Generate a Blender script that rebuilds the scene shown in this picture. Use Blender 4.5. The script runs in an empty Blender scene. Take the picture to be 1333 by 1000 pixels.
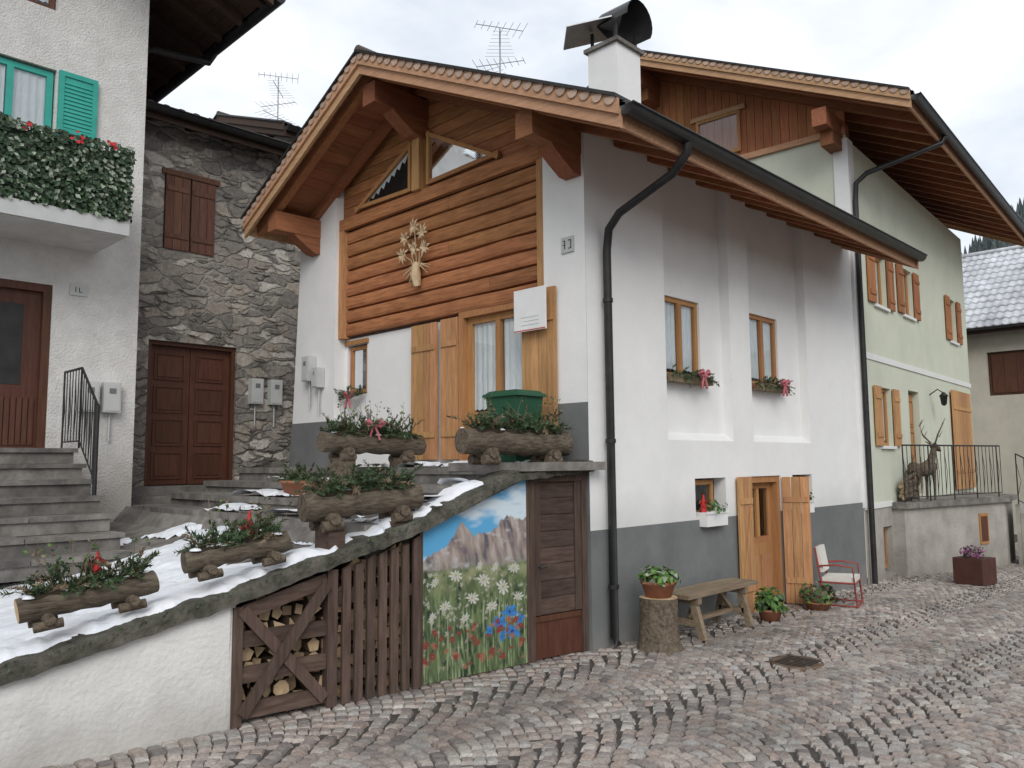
import bpy, math, random
import numpy as np
from mathutils import Vector, Matrix, noise, Euler
random.seed(7); np.random.seed(7)
R=random.uniform
sc=bpy.context.scene
sc.view_settings.view_transform='Standard'
sc.view_settings.look='None'
sc.view_settings.exposure=0
# ---------------------------------------------------------------- materials
def nodes(name):
    m=bpy.data.materials.new(name); m.use_nodes=True
    nt=m.node_tree; nt.nodes.clear()
    out=nt.nodes.new('ShaderNodeOutputMaterial'); p=nt.nodes.new('ShaderNodeBsdfPrincipled')
    nt.links.new(p.outputs[0],out.inputs[0])
    return m,nt,p,out
def N(nt,t,**k):
    n=nt.nodes.new(t)
    for a,v in k.items():
        if a in n.inputs: n.inputs[a].default_value=v
        else: setattr(n,a,v)
    return n
def c4(c): return (c[0],c[1],c[2],1)
def mat(name,c1,c2,rough=.8,scale=4,stretch=(1,1,1),bump=.2,bscale=None,bdist=.01,island=0,dirt=0,detail=6,hue=0,metal=0,zdirt=None,spec=.3):
    m,nt,p,out=nodes(name); L=nt.links.new
    tc=N(nt,'ShaderNodeTexCoord'); mp=N(nt,'ShaderNodeMapping'); mp.inputs['Scale'].default_value=stretch
    L(tc.outputs['Object'],mp.inputs[0])
    src=mp.outputs[0]
    geo=N(nt,'ShaderNodeNewGeometry')
    if island:
        ad=N(nt,'ShaderNodeVectorMath',operation='ADD'); cb=N(nt,'ShaderNodeMath',operation='MULTIPLY'); cb.inputs[1].default_value=37.
        L(geo.outputs['Random Per Island'],cb.inputs[0]); L(src,ad.inputs[0]); L(cb.outputs[0],ad.inputs[1]); src=ad.outputs[0]
    no=N(nt,'ShaderNodeTexNoise'); no.inputs['Scale'].default_value=scale; no.inputs['Detail'].default_value=detail; no.inputs['Roughness'].default_value=.62
    L(src,no.inputs['Vector'])
    cr=N(nt,'ShaderNodeValToRGB'); cr.color_ramp.elements[0].position=.3; cr.color_ramp.elements[1].position=.7
    cr.color_ramp.elements[0].color=c4(c1); cr.color_ramp.elements[1].color=c4(c2)
    L(no.outputs['Fac'],cr.inputs[0]); col=cr.outputs[0]
    if island:
        hs=N(nt,'ShaderNodeHueSaturation'); mr=N(nt,'ShaderNodeMapRange')
        mr.inputs['To Min'].default_value=1-island; mr.inputs['To Max'].default_value=1+island
        L(geo.outputs['Random Per Island'],mr.inputs['Value']); L(mr.outputs[0],hs.inputs['Value'])
        if hue:
            m2=N(nt,'ShaderNodeMath',operation='MULTIPLY'); m2.inputs[1].default_value=7.31
            m3=N(nt,'ShaderNodeMath',operation='FRACT'); mr2=N(nt,'ShaderNodeMapRange')
            mr2.inputs['To Min'].default_value=.5-hue; mr2.inputs['To Max'].default_value=.5+hue
            L(geo.outputs['Random Per Island'],m2.inputs[0]); L(m2.outputs[0],m3.inputs[0]); L(m3.outputs[0],mr2.inputs['Value']); L(mr2.outputs[0],hs.inputs['Hue'])
        L(col,hs.inputs['Color']); col=hs.outputs[0]
    if dirt:
        n2=N(nt,'ShaderNodeTexNoise'); n2.inputs['Scale'].default_value=.9; n2.inputs['Detail'].default_value=8; n2.inputs['Roughness'].default_value=.7
        mp2=N(nt,'ShaderNodeMapping'); mp2.inputs['Scale'].default_value=(1,1,.45)
        L(geo.outputs['Position'],mp2.inputs[0]); L(mp2.outputs[0],n2.inputs['Vector'])
        r2=N(nt,'ShaderNodeMapRange'); r2.inputs['From Min'].default_value=.35; r2.inputs['From Max'].default_value=.65
        r2.inputs['To Min'].default_value=1-dirt; r2.inputs['To Max'].default_value=1
        L(n2.outputs['Fac'],r2.inputs['Value'])
        mx=N(nt,'ShaderNodeVectorMath',operation='SCALE'); L(col,mx.inputs[0]); L(r2.outputs[0],mx.inputs['Scale']); col=mx.outputs[0]
    if zdirt:
        z0,z1,dc=zdirt
        sp=N(nt,'ShaderNodeSeparateXYZ'); L(geo.outputs['Position'],sp.inputs[0])
        n3=N(nt,'ShaderNodeTexNoise'); n3.inputs['Scale'].default_value=3.; n3.inputs['Detail'].default_value=8
        L(geo.outputs['Position'],n3.inputs['Vector'])
        aa=N(nt,'ShaderNodeMath',operation='MULTIPLY_ADD'); aa.inputs[1].default_value=-(z1-z0)*1.2; L(n3.outputs['Fac'],aa.inputs[0]); L(sp.outputs['Z'],aa.inputs[2])
        r3=N(nt,'ShaderNodeMapRange'); r3.inputs['From Min'].default_value=z0-(z1-z0)*.6; r3.inputs['From Max'].default_value=z1-(z1-z0)*.6; r3.inputs['To Min'].default_value=.75; r3.inputs['To Max'].default_value=0
        L(aa.outputs[0],r3.inputs['Value'])
        mm=N(nt,'ShaderNodeMix',data_type='RGBA'); L(r3.outputs[0],mm.inputs['Factor']); L(col,mm.inputs['A']); mm.inputs['B'].default_value=c4(dc); col=mm.outputs['Result']
    L(col,p.inputs['Base Color'])
    p.inputs['Roughness'].default_value=rough; p.inputs['Metallic'].default_value=metal
    p.inputs['Specular IOR Level'].default_value=spec
    if bump:
        nb=no
        if bscale:
            nb=N(nt,'ShaderNodeTexNoise'); nb.inputs['Scale'].default_value=bscale; nb.inputs['Detail'].default_value=5; L(mp.outputs[0],nb.inputs['Vector'])
        bp=N(nt,'ShaderNodeBump'); bp.inputs['Strength'].default_value=bump; bp.inputs['Distance'].default_value=bdist
        L(nb.outputs['Fac'],bp.inputs['Height']); L(bp.outputs[0],p.inputs['Normal'])
    return m
def wood(name,c,ax,var=.18,dark=.62,rough=.75,sc_=3.,bump=.4,dirt=.15):
    st={'x':(1,11,11),'y':(11,1,11),'z':(11,11,1)}[ax]
    return mat(name,[c[0]*dark,c[1]*dark*.95,c[2]*dark*.9],c,rough,sc_,st,bump,None,.005,island=var,hue=.008,dirt=dirt)
LT=(.62,.335,.155)
wy=wood('log_wood_y',(.56,.245,.105),'y',.18,.50,dirt=.25); wz=wood('light_wood_z',LT,'z',.12,.62,dirt=.2); wx=wood('roof_wood_x',(.38,.155,.075),'x'); wyr=wood('roof_wood_y',(.40,.165,.08),'y')
wfr=wood('frame_wood',(.50,.25,.105),'z',.08,.72); wver=wood('verge_wood',(.62,.37,.215),'y',.12,.68)
wdoorb=wood('brown_door_wood',(.135,.056,.034),'z',.12,.6,.5); wdk=wood('dark_old_wood',(.135,.09,.072),'z',.25,.42,.85,dirt=.3)
wdkx=wood('dark_old_wood_x',(.135,.09,.072),'x',.25,.42,.85,dirt=.3); wdeep=wood('dark_eave_wood',(.085,.05,.036),'x',.2,.6)
wredz=wood('red_board_wood',(.46,.185,.08),'z',.16,.62); wshut=wood('old_shutter_wood',(.19,.09,.06),'z',.15,.55,dirt=.3)
wbench=wood('bench_wood',(.31,.24,.165),'x',.12,.55)
white=mat('white_plaster',(.79,.785,.775),(.84,.837,.825),.9,3,(1,1,1),.35,45,.006,dirt=.05,zdirt=(1.15,1.5,(.62,.62,.6)))
white2=mat('wall_white_plaster_dirty',(.71,.70,.67),(.80,.79,.76),.92,2,(1,1,1),.6,28,.014,dirt=.12,zdirt=(0.,.45,(.34,.32,.29)))
rough_pl=mat('roughcast_plaster',(.62,.61,.585),(.75,.74,.715),.95,5,(1,1,1),.9,38,.018,dirt=.13,zdirt=(1.3,2.4,(.36,.33,.29)))
grey=mat('grey_plaster',(.155,.16,.16),(.20,.205,.205),.9,2.5,(1,1,1),.35,45,.006,dirt=.18,zdirt=(-.3,.25,(.27,.25,.22)))
green=mat('green_plaster',(.57,.60,.48),(.64,.66,.55),.9,2,(1,1,1),.3,40,.006,dirt=.08)
found=mat('foundation_plaster',(.37,.35,.31),(.51,.48,.43),.95,3,(1,1,1),.6,25,.015,dirt=.28,zdirt=(-.4,.5,(.22,.2,.17)))
cream=mat('cream_plaster',(.52,.48,.40),(.60,.56,.47),.9,2,dirt=.15)
def rubble():
    m,nt,p,out=nodes('rubble_stone'); L=nt.links.new
    g=N(nt,'ShaderNodeNewGeometry')
    nz=N(nt,'ShaderNodeTexNoise'); nz.inputs['Scale'].default_value=2.6; nz.inputs['Detail'].default_value=7; nz.inputs['Roughness'].default_value=.6; L(g.outputs['Position'],nz.inputs['Vector'])
    mx=N(nt,'ShaderNodeVectorMath',operation='MULTIPLY_ADD'); mx.inputs[1].default_value=(.42,.42,.26); L(nz.outputs['Color'],mx.inputs[0]); L(g.outputs['Position'],mx.inputs[2])
    mp=N(nt,'ShaderNodeMapping'); mp.inputs['Scale'].default_value=(2.9,2.9,6.6); L(mx.outputs[0],mp.inputs[0])
    v=N(nt,'ShaderNodeTexVoronoi'); v.inputs['Scale'].default_value=1.; L(mp.outputs[0],v.inputs['Vector'])
    e=N(nt,'ShaderNodeTexVoronoi',feature='DISTANCE_TO_EDGE'); e.inputs['Scale'].default_value=1.; L(mp.outputs[0],e.inputs['Vector'])
    sx=N(nt,'ShaderNodeSeparateColor'); L(v.outputs['Color'],sx.inputs[0])
    cr=N(nt,'ShaderNodeValToRGB'); el=cr.color_ramp.elements
    el[0].position=0; el[0].color=(.17,.155,.14,1); el[1].position=1; el[1].color=(.58,.54,.48,1)
    a=el.new(.35); a.color=(.27,.245,.22,1); a=el.new(.7); a.color=(.36,.31,.26,1)
    L(sx.outputs[0],cr.inputs[0])
    n2=N(nt,'ShaderNodeTexNoise'); n2.inputs['Scale'].default_value=15; n2.inputs['Detail'].default_value=9; n2.inputs['Roughness'].default_value=.75; L(g.outputs['Position'],n2.inputs['Vector'])
    r=N(nt,'ShaderNodeMapRange'); r.inputs['From Min'].default_value=.3; r.inputs['From Max'].default_value=.7; r.inputs['To Min'].default_value=.5; r.inputs['To Max'].default_value=1.4; L(n2.outputs['Fac'],r.inputs['Value'])
    s=N(nt,'ShaderNodeVectorMath',operation='SCALE'); L(cr.outputs[0],s.inputs[0]); L(r.outputs[0],s.inputs['Scale'])
    er=N(nt,'ShaderNodeMapRange'); er.inputs['From Max'].default_value=.11; L(e.outputs[0],er.inputs['Value'])
    n5=N(nt,'ShaderNodeTexNoise'); n5.inputs['Scale'].default_value=1.3; n5.inputs['Detail'].default_value=7; n5.inputs['Roughness'].default_value=.7; L(g.outputs['Position'],n5.inputs['Vector'])
    mo=N(nt,'ShaderNodeValToRGB'); mo.color_ramp.elements[0].position=.38; mo.color_ramp.elements[1].position=.58; mo.color_ramp.elements[0].color=(.11,.098,.085,1); mo.color_ramp.elements[1].color=(.42,.39,.345,1); L(n5.outputs['Fac'],mo.inputs[0])
    mi=N(nt,'ShaderNodeMix',data_type='RGBA'); L(er.outputs[0],mi.inputs['Factor']); L(mo.outputs[0],mi.inputs['A']); L(s.outputs[0],mi.inputs['B'])
    L(mi.outputs['Result'],p.inputs['Base Color']); p.inputs['Roughness'].default_value=.95
    ad=N(nt,'ShaderNodeMath',operation='MULTIPLY_ADD'); ad.inputs[1].default_value=.8; L(n2.outputs['Fac'],ad.inputs[0]); L(er.outputs[0],ad.inputs[2])
    b=N(nt,'ShaderNodeBump'); b.inputs['Strength'].default_value=.9; b.inputs['Distance'].default_value=.03; L(ad.outputs[0],b.inputs['Height']); L(b.outputs[0],p.inputs['Normal'])
    return m
stone=rubble()
def cobmat():
    m,nt,p,out=nodes('porphyry_cobbles'); L=nt.links.new
    g=N(nt,'ShaderNodeNewGeometry'); cr=N(nt,'ShaderNodeValToRGB'); cr.color_ramp.interpolation='LINEAR'; el=cr.color_ramp.elements
    cols=[(0,(.17,.15,.14)),(.2,(.29,.255,.235)),(.4,(.345,.275,.235)),(.55,(.33,.315,.295)),(.72,(.42,.37,.325)),(.86,(.25,.20,.175)),(1,(.50,.465,.42))]
    el[0].color=c4(cols[0][1]); el[1].color=c4(cols[-1][1])
    for po,c in cols[1:-1]:
        a=el.new(po); a.color=c4(c)
    L(g.outputs['Random Per Island'],cr.inputs[0])
    n=N(nt,'ShaderNodeTexNoise'); n.inputs['Scale'].default_value=.55; n.inputs['Detail'].default_value=6; L(g.outputs['Position'],n.inputs['Vector'])
    r=N(nt,'ShaderNodeMapRange'); r.inputs['From Min'].default_value=.35; r.inputs['From Max'].default_value=.65; r.inputs['To Min'].default_value=.7; r.inputs['To Max'].default_value=1.1; L(n.outputs['Fac'],r.inputs['Value'])
    s=N(nt,'ShaderNodeVectorMath',operation='SCALE'); L(cr.outputs[0],s.inputs[0]); L(r.outputs[0],s.inputs['Scale'])
    n2=N(nt,'ShaderNodeTexNoise'); n2.inputs['Scale'].default_value=45; n2.inputs['Detail'].default_value=5; L(g.outputs['Position'],n2.inputs['Vector'])
    r2=N(nt,'ShaderNodeMapRange'); r2.inputs['From Min'].default_value=.3; r2.inputs['From Max'].default_value=.7; r2.inputs['To Min'].default_value=.72; r2.inputs['To Max'].default_value=1.22; L(n2.outputs['Fac'],r2.inputs['Value'])
    s2=N(nt,'ShaderNodeVectorMath',operation='SCALE'); L(s.outputs[0],s2.inputs[0]); L(r2.outputs[0],s2.inputs['Scale'])
    L(s2.outputs[0],p.inputs['Base Color'])
    r3=N(nt,'ShaderNodeMapRange'); r3.inputs['From Min'].default_value=.35; r3.inputs['From Max'].default_value=.65; r3.inputs['To Min'].default_value=.34; r3.inputs['To Max'].default_value=.6; L(n.outputs['Fac'],r3.inputs['Value']); L(r3.outputs[0],p.inputs['Roughness'])
    b=N(nt,'ShaderNodeBump'); b.inputs['Strength'].default_value=.6; b.inputs['Distance'].default_value=.006; L(n2.outputs['Fac'],b.inputs['Height']); L(b.outputs[0],p.inputs['Normal'])
    return m
cob=cobmat()
joint=mat('joint_sand',(.045,.04,.036),(.095,.087,.078),.95,8,bump=.5,bscale=60)
slab=mat('stone_slab',(.13,.12,.108),(.31,.29,.265),.85,5,(1,1,1),.7,30,.012,island=.15,dirt=.4)
moss=mat('mossy_stone',(.032,.032,.022),(.16,.15,.125),.95,7,(1,1,1),1,25,.03,dirt=.3)
snow=mat('snow',(.74,.78,.84),(.86,.87,.89),.7,3,bump=.8,bscale=9,bdist=.03,dirt=.13)
metal=mat('dark_metal',(.026,.025,.026),(.046,.045,.045),.42,5,bump=0,metal=.3)
grmetal=mat('zinc_metal',(.25,.26,.27),(.36,.37,.38),.45,5,bump=.05,metal=.6)
tile=mat('roof_tile',(.06,.052,.05),(.15,.125,.11),.8,8,bump=.4,dirt=.3)
tilep=mat('scallop_tile',(.38,.26,.20),(.50,.38,.30),.8,12,bump=.3,island=.15)
bark=mat('bark',(.06,.046,.033),(.21,.165,.12),.95,9,(3,3,3),1,None,.02)
barkx=mat('log_bark',(.065,.05,.036),(.215,.175,.13),.9,6,(1.5,7,7),1,None,.02,dirt=.3)
cut=mat('cut_wood',(.34,.235,.14),(.54,.40,.25),.85,14,bump=.3,island=.35)
fbark=mat('firewood_bark',(.07,.046,.03),(.18,.125,.085),.9,9,bump=.6,island=.3)
fir=mat('fir_needles',(.028,.058,.026),(.085,.13,.06),.6,6,bump=0,island=.4,hue=.02)
leaf=mat('leaf',(.05,.13,.02),(.13,.24,.05),.5,6,bump=0,island=.35,hue=.02)
ivy=mat('ivy_leaf',(.015,.038,.018),(.05,.085,.04),.45,6,bump=0,island=.45,hue=.02)
ivyl=mat('ivy_leaf_light',(.2,.25,.18),(.35,.38,.3),.5,6,bump=0,island=.2)
dry=mat('dry_twig',(.13,.095,.06),(.26,.2,.13),.9,6,bump=0,island=.3)
terra=mat('terracotta',(.27,.105,.06),(.38,.17,.10),.8,6,bump=.2,dirt=.2)
red=mat('red_paint',(.40,.02,.02),(.5,.03,.03),.5,6,bump=0)
redm=mat('red_frame',(.25,.05,.04),(.33,.07,.055),.5,6,bump=0)
pink=mat('pink_ribbon',(.42,.09,.12),(.55,.2,.22),.7,20,bump=.3)
whitep=mat('white_paint',(.74,.74,.73),(.8,.8,.79),.5,6,bump=0)
offw=mat('cushion_fabric',(.62,.6,.55),(.7,.68,.62),.9,20,bump=.2)
boxg=mat('meter_box_plastic',(.50,.51,.50),(.58,.59,.58),.5,6,bump=0,dirt=.12)
ink=mat('sign_print',(.38,.38,.40),(.44,.44,.46),.6,6,bump=0)
teal=mat('teal_paint',(.035,.33,.27),(.05,.40,.33),.55,6,bump=.1,dirt=.12)
gbin=mat('green_plastic',(.02,.085,.045),(.028,.11,.06),.5,6,bump=0,dirt=.2)
soil=mat('soil',(.03,.022,.015),(.06,.045,.03),.95,20)
straw=mat('straw',(.46,.33,.19),(.64,.50,.33),.8,10,bump=.2,island=.2)
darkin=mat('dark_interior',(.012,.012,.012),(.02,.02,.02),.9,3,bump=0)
curt=mat('curtain_fabric',(.66,.70,.72),(.86,.87,.87),.9,18,(3,3,.4),.2)
purple=mat('heather',(.18,.06,.14),(.34,.14,.26),.8,10,bump=0,island=.3)
corten=mat('planter_box_brown',(.06,.025,.02),(.10,.04,.03),.6,6,bump=.1)
def glassm():
    m=bpy.data.materials.new('window_glass'); m.use_nodes=True; nt=m.node_tree; nt.nodes.clear(); L=nt.links.new
    o=N(nt,'ShaderNodeOutputMaterial'); mx=N(nt,'ShaderNodeMixShader'); t=N(nt,'ShaderNodeBsdfTransparent'); g=N(nt,'ShaderNodeBsdfGlossy')
    t.inputs[0].default_value=(.93,.95,.95,1); g.inputs['Roughness'].default_value=.04; g.inputs[0].default_value=(.85,.9,.95,1)
    f=N(nt,'ShaderNodeLayerWeight'); f.inputs[0].default_value=.25; a=N(nt,'ShaderNodeMath',operation='MULTIPLY_ADD'); a.inputs[1].default_value=.8; a.inputs[2].default_value=.06; L(f.outputs['Fresnel'],a.inputs[0])
    L(a.outputs[0],mx.inputs[0]); L(t.outputs[0],mx.inputs[1]); L(g.outputs[0],mx.inputs[2]); L(mx.outputs[0],o.inputs[0]); return m
glass=glassm()
# ---------------------------------------------------------------- builder
class B:
    def __init__(s): s.v=[];s.f=[];s.m=[];s.sm=[];s.mats=[]
    def mi(s,m):
        if m not in s.mats: s.mats.append(m)
        return s.mats.index(m)
    def add(s,vs,fs,m,smooth=False):
        i=len(s.v); s.v+= [tuple(p) for p in vs]; k=s.mi(m)
        for f in fs: s.f.append([i+j for j in f]); s.m.append(k); s.sm.append(smooth)
    def hexa(s,p,m): s.add(p,[(0,1,2,3),(4,7,6,5),(0,4,5,1),(1,5,6,2),(2,6,7,3),(3,7,4,0)],m)
    def build(s,name,parent=None):
        me=bpy.data.meshes.new(name); a=np.array(s.v); c=(a.min(0)+a.max(0))/2
        me.from_pydata((a-c).tolist(),[],s.f); me.polygons.foreach_set('material_index',s.m); me.polygons.foreach_set('use_smooth',s.sm)
        for m in s.mats: me.materials.append(m)
        me.update(); o=bpy.data.objects.new(name,me); sc.collection.objects.link(o); o.location=c
        if parent: o.parent=parent; o.matrix_parent_inverse=Matrix.Translation(parent.location).inverted()
        return o
def group(name,parts):
    a=np.concatenate([np.array(b.v) for b in parts.values()]); c=(a.min(0)+a.max(0))/2
    e=bpy.data.objects.new(name,None); e.location=(c[0],c[1],a.min(0)[2]); e.empty_display_size=.3; sc.collection.objects.link(e)
    for k,b in parts.items(): b.build(k,e)
    return e
class Fr:
    def __init__(s,O,U,Nn): s.O=Vector((O[0],O[1],0)); s.U=Vector((U[0],U[1],0)); s.N=Vector((Nn[0],Nn[1],0))
    def p(s,u,n,z): return s.O+s.U*u+s.N*n+Vector((0,0,z))
W0=Fr((0,0),(1,0),(0,1))
SIDE=Fr((0,4.94),(1,0),(0,1)); FRONT=Fr((6.06,0),(0,1),(1,0)); LB=Fr((0,10.5),(1,0),(0,1)); ST=Fr((0,11.8),(1,0),(0,1))
GS=Fr((12.7,4.93),(.9977,.068),(-.068,.9977)); GF=Fr((12.7,4.93),(-.068,.9977),(.9977,.068)); RW=Fr((6.06,4.94),(-.993,.118),(.118,.993))
def obox(b,fr,u0,u1,n0,n1,z0,z1,m):
    b.hexa([fr.p(u0,n0,z0),fr.p(u1,n0,z0),fr.p(u1,n1,z0),fr.p(u0,n1,z0),fr.p(u0,n0,z1),fr.p(u1,n0,z1),fr.p(u1,n1,z1),fr.p(u0,n1,z1)],m)
def prism(b,fr,poly,n0,n1,m):
    k=len(poly); vs=[fr.p(u,n0,z) for u,z in poly]+[fr.p(u,n1,z) for u,z in poly]
    b.add(vs,[tuple(range(k)),tuple(range(2*k-1,k-1,-1))]+[(i,(i+1)%k,k+(i+1)%k,k+i) for i in range(k)],m)
def plan(b,pts,z0,z1,m):
    k=len(pts); vs=[(x,y,z0) for x,y in pts]+[(x,y,z1) for x,y in pts]
    b.add(vs,[tuple(range(k)),tuple(range(k,2*k))]+[(i,(i+1)%k,k+(i+1)%k,k+i) for i in range(k)],m)
def beam(b,p,q,w,h,m,up=Vector((0,0,1))):
    p=Vector(p);q=Vector(q); d=(q-p).normalized(); s=d.cross(up)
    if s.length<1e-4: s=Vector((1,0,0))
    s.normalize(); t=s.cross(d).normalized(); s*=w/2; t*=h/2
    b.hexa([p-s-t,p+s-t,p+s+t,p-s+t,q-s-t,q+s-t,q+s+t,q-s+t],m)
def tube(b,pts,rad,m,n=8,cap=None,smooth=True):
    pts=[Vector(p) for p in pts]; k=len(pts)
    if not hasattr(rad,'__len__'): rad=[rad]*k
    vs=[];ref=Vector((.13,.27,.95))
    for i,p in enumerate(pts):
        d=(pts[min(i+1,k-1)]-pts[max(i-1,0)]).normalized()
        s=d.cross(ref); 
        if s.length<.05: s=d.cross(Vector((1,0,0)))
        s.normalize(); t=d.cross(s)
        for j in range(n):
            a=2*math.pi*j/n; vs.append(p+(s*math.cos(a)+t*math.sin(a))*rad[i])
    fs=[(i*n+j,i*n+(j+1)%n,(i+1)*n+(j+1)%n,(i+1)*n+j) for i in range(k-1) for j in range(n)]
    b.add(vs,fs,m,smooth)
    cm=cap or m
    b.add(vs[:n],[tuple(range(n))],cm); b.add(vs[-n:],[tuple(range(n))],cm)
def lathe(b,c,prof,m,n=20):
    c=Vector(c); vs=[]
    for r,z in prof:
        for j in range(n):
            a=2*math.pi*j/n; vs.append(c+Vector((r*math.cos(a),r*math.sin(a),z)))
    k=len(prof); b.add(vs,[(i*n+j,i*n+(j+1)%n,(i+1)*n+(j+1)%n,(i+1)*n+j) for i in range(k-1) for j in range(n)],m,True)
def wall(b,fr,u0,u1,z0,z1,n,holes,mf,depth=.18,zs=()):
    us=sorted({u0,u1}|{x for h in holes for x in h[:2] if u0<x<u1}); Z=sorted({z0,z1}|{x for h in holes for x in h[2:4] if z0<x<z1}|{x for x in zs if z0<x<z1})
    for i in range(len(us)-1):
        for j in range(len(Z)-1):
            uc=(us[i]+us[i+1])/2; zc=(Z[j]+Z[j+1])/2
            if any(h[0]<uc<h[1] and h[2]<zc<h[3] for h in holes): continue
            b.add([fr.p(us[i],n,Z[j]),fr.p(us[i+1],n,Z[j]),fr.p(us[i+1],n,Z[j+1]),fr.p(us[i],n,Z[j+1])],[(0,1,2,3)],mf(uc,zc))
    for h in holes:
        d=h[4] if len(h)>4 else depth; a,c,e,g=h[:4]
        ce=[x for x in Z if e<=x<=g]
        for k in range(len(ce)-1):
            mm=mf(a,(ce[k]+ce[k+1])/2)
            for u in (a,c): b.add([fr.p(u,n,ce[k]),fr.p(u,n+d,ce[k]),fr.p(u,n+d,ce[k+1]),fr.p(u,n,ce[k+1])],[(0,1,2,3)],mm)
        for z,zz in ((e,e-.01),(g,g+.01)): b.add([fr.p(a,n,z),fr.p(c,n,z),fr.p(c,n+d,z),fr.p(a,n+d,z)],[(0,1,2,3)],mf((a+c)/2,zz))
def window(b,fr,u0,u1,z0,z1,n,m=wfr,fw=.055,mull=1,cur=True,cross=0):
    obox(b,fr,u0,u0+fw,n,n+.06,z0,z1,m); obox(b,fr,u1-fw,u1,n,n+.06,z0,z1,m)
    obox(b,fr,u0+fw,u1-fw,n,n+.06,z0,z0+fw,m); obox(b,fr,u0+fw,u1-fw,n,n+.06,z1-fw,z1,m)
    for k in range(mull):
        uc=u0+(u1-u0)*(k+1)/(mull+1); obox(b,fr,uc-.035,uc+.035,n-.008,n+.052,z0+fw+.002,z1-fw-.002,m)
    for k in range(cross):
        zc=z0+(z1-z0)*(k+1)/(cross+1); obox(b,fr,u0+fw,u1-fw,n+.01,n+.04,zc-.02,zc+.02,m)
    b.add([fr.p(u0+.02,n+.022,z0+.02),fr.p(u1-.02,n+.022,z0+.02),fr.p(u1-.02,n+.022,z1-.02),fr.p(u0+.02,n+.022,z1-.02)],[(0,1,2,3)],glass)
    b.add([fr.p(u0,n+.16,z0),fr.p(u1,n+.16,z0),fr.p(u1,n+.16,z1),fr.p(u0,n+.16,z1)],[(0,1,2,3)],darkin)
    if cur:
        mid=(u0+u1)/2
        for (a,c_) in ((u0+.02,mid-.045),(mid+.045,u1-.02)) if mull else ((u0+.02,u1-.02),):
            kk=max(2,int((c_-a)/.012)); vs=[]
            for i in range(kk+1):
                u=a+(c_-a)*i/kk; off=.010*math.sin(i*.9)+.004*math.sin(i*.37)
                vs+= [fr.p(u,n+.045+off,z0+.09+.02*abs(math.sin(i*.5))),fr.p(u,n+.045+off*.6,z1-.02)]
            b.add(vs,[(2*i,2*i+2,2*i+3,2*i+1) for i in range(kk)],curt,True)
def shutter(b,fr,u0,u1,n,z0,z1,m=wz,k=4,bat=True,dia=False):
    w=(u1-u0)/k
    for i in range(k): obox(b,fr,u0+i*w+.003,u0+(i+1)*w-.003,n-.03+R(-.001,.001),n,z0,z1,m)
    if bat:
        for z in (z0+.18*(z1-z0),z0+.82*(z1-z0)): obox(b,fr,u0+.02,u1-.02,n-.045,n-.032,z-.035,z+.035,m)
    if dia: beam(b,fr.p(u0+.05,n-.040,z0+.22*(z1-z0)),fr.p(u1-.05,n-.040,z0+.78*(z1-z0)),.014,.06,m)
def panel_door(b,fr,u0,u1,n,z0,z1,m,rows=4,cols=1):
    obox(b,fr,u0,u1,n,n+.05,z0,z1,m)
    cw=(u1-u0)/cols; rh=(z1-z0-.1)/rows
    for c in range(cols):
        for r in range(rows):
            a=u0+c*cw+.08; e=u0+(c+1)*cw-.08; lo=z0+.08+r*rh; hi=lo+rh-.09
            for q in ((a,e,lo,lo+.02),(a,e,hi-.02,hi),(a,a+.02,lo+.02,hi-.02),(e-.02,e,lo+.02,hi-.02)): obox(b,fr,q[0],q[1],n-.018,n-.001,q[2],q[3],m)
            obox(b,fr,a+.05,e-.05,n-.014,n-.001,lo+.05,hi-.05,m)
def rv(): 
    return Vector((R(-1,1),R(-1,1),R(-1,1))).normalized()
def sprig(b,p,d,L,m,nn=22,nl=.05,w=.009):
    p=Vector(p); d=Vector(d).normalized(); e=p+d*L+Vector((0,0,-.12*L)); mid=p+d*L*.55+Vector((0,0,.03*L))
    tube(b,[p,mid,e],[.004,.003,.001],dry,3)
    for i in range(nn):
        t=(i+.5)/nn; q=p.lerp(mid,t*2) if t<.5 else mid.lerp(e,t*2-1)
        r=rv(); r=(r-d*r.dot(d)).normalized(); k=(r+d*.7).normalized()*nl*R(.7,1.2)*(1.1-.5*t); s=d.cross(r)*w
        b.add([q-s,q+s,q+k],[(0,1,2)],m)
def leaf1(b,c,nrm,size,m):
    t=nrm.cross(rv()).normalized(); s=nrm.cross(t); 
    b.add([c-t*size*.5,c+s*size*.35+nrm*size*.08,c+t*size*.55,c-s*size*.35+nrm*size*.08],[(0,1,2,3)],m)
def leafball(b,c,rx,rz,n,size,ms):
    c=Vector(c)
    for i in range(n):
        d=rv(); d.z=abs(d.z); k=R(.45,1); q=c+Vector((d.x*rx*k,d.y*rx*k,d.z*rz*k)); leaf1(b,q,(d+rv()*.6).normalized(),size*R(.7,1.3),random.choice(ms))
def bow(b,c,U,s,m):
    c=Vector(c);U=Vector(U).normalized();n=U.cross(Vector((0,0,1)))
    for sg in (-1,1):
        tube(b,[c,c+U*sg*s*.5+Vector((0,0,s*.35))+n*.02,c+U*sg*s*.9+Vector((0,0,s*.1)),c+U*sg*s*.5+Vector((0,0,-s*.12)),c],[s*.1,s*.22,s*.17,s*.17,s*.08],m,6)
        tube(b,[c,c+U*sg*s*.3+Vector((0,0,-s*.7)),c+U*sg*s*.45+Vector((0,0,-s*1.3))],[s*.1,s*.13,s*.12],m,4)
    tube(b,[c-n*.02,c+n*.02],[s*.2,s*.2],m,8)
def gz(x): return -.02*max(0,min(x,45)-7)
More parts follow.
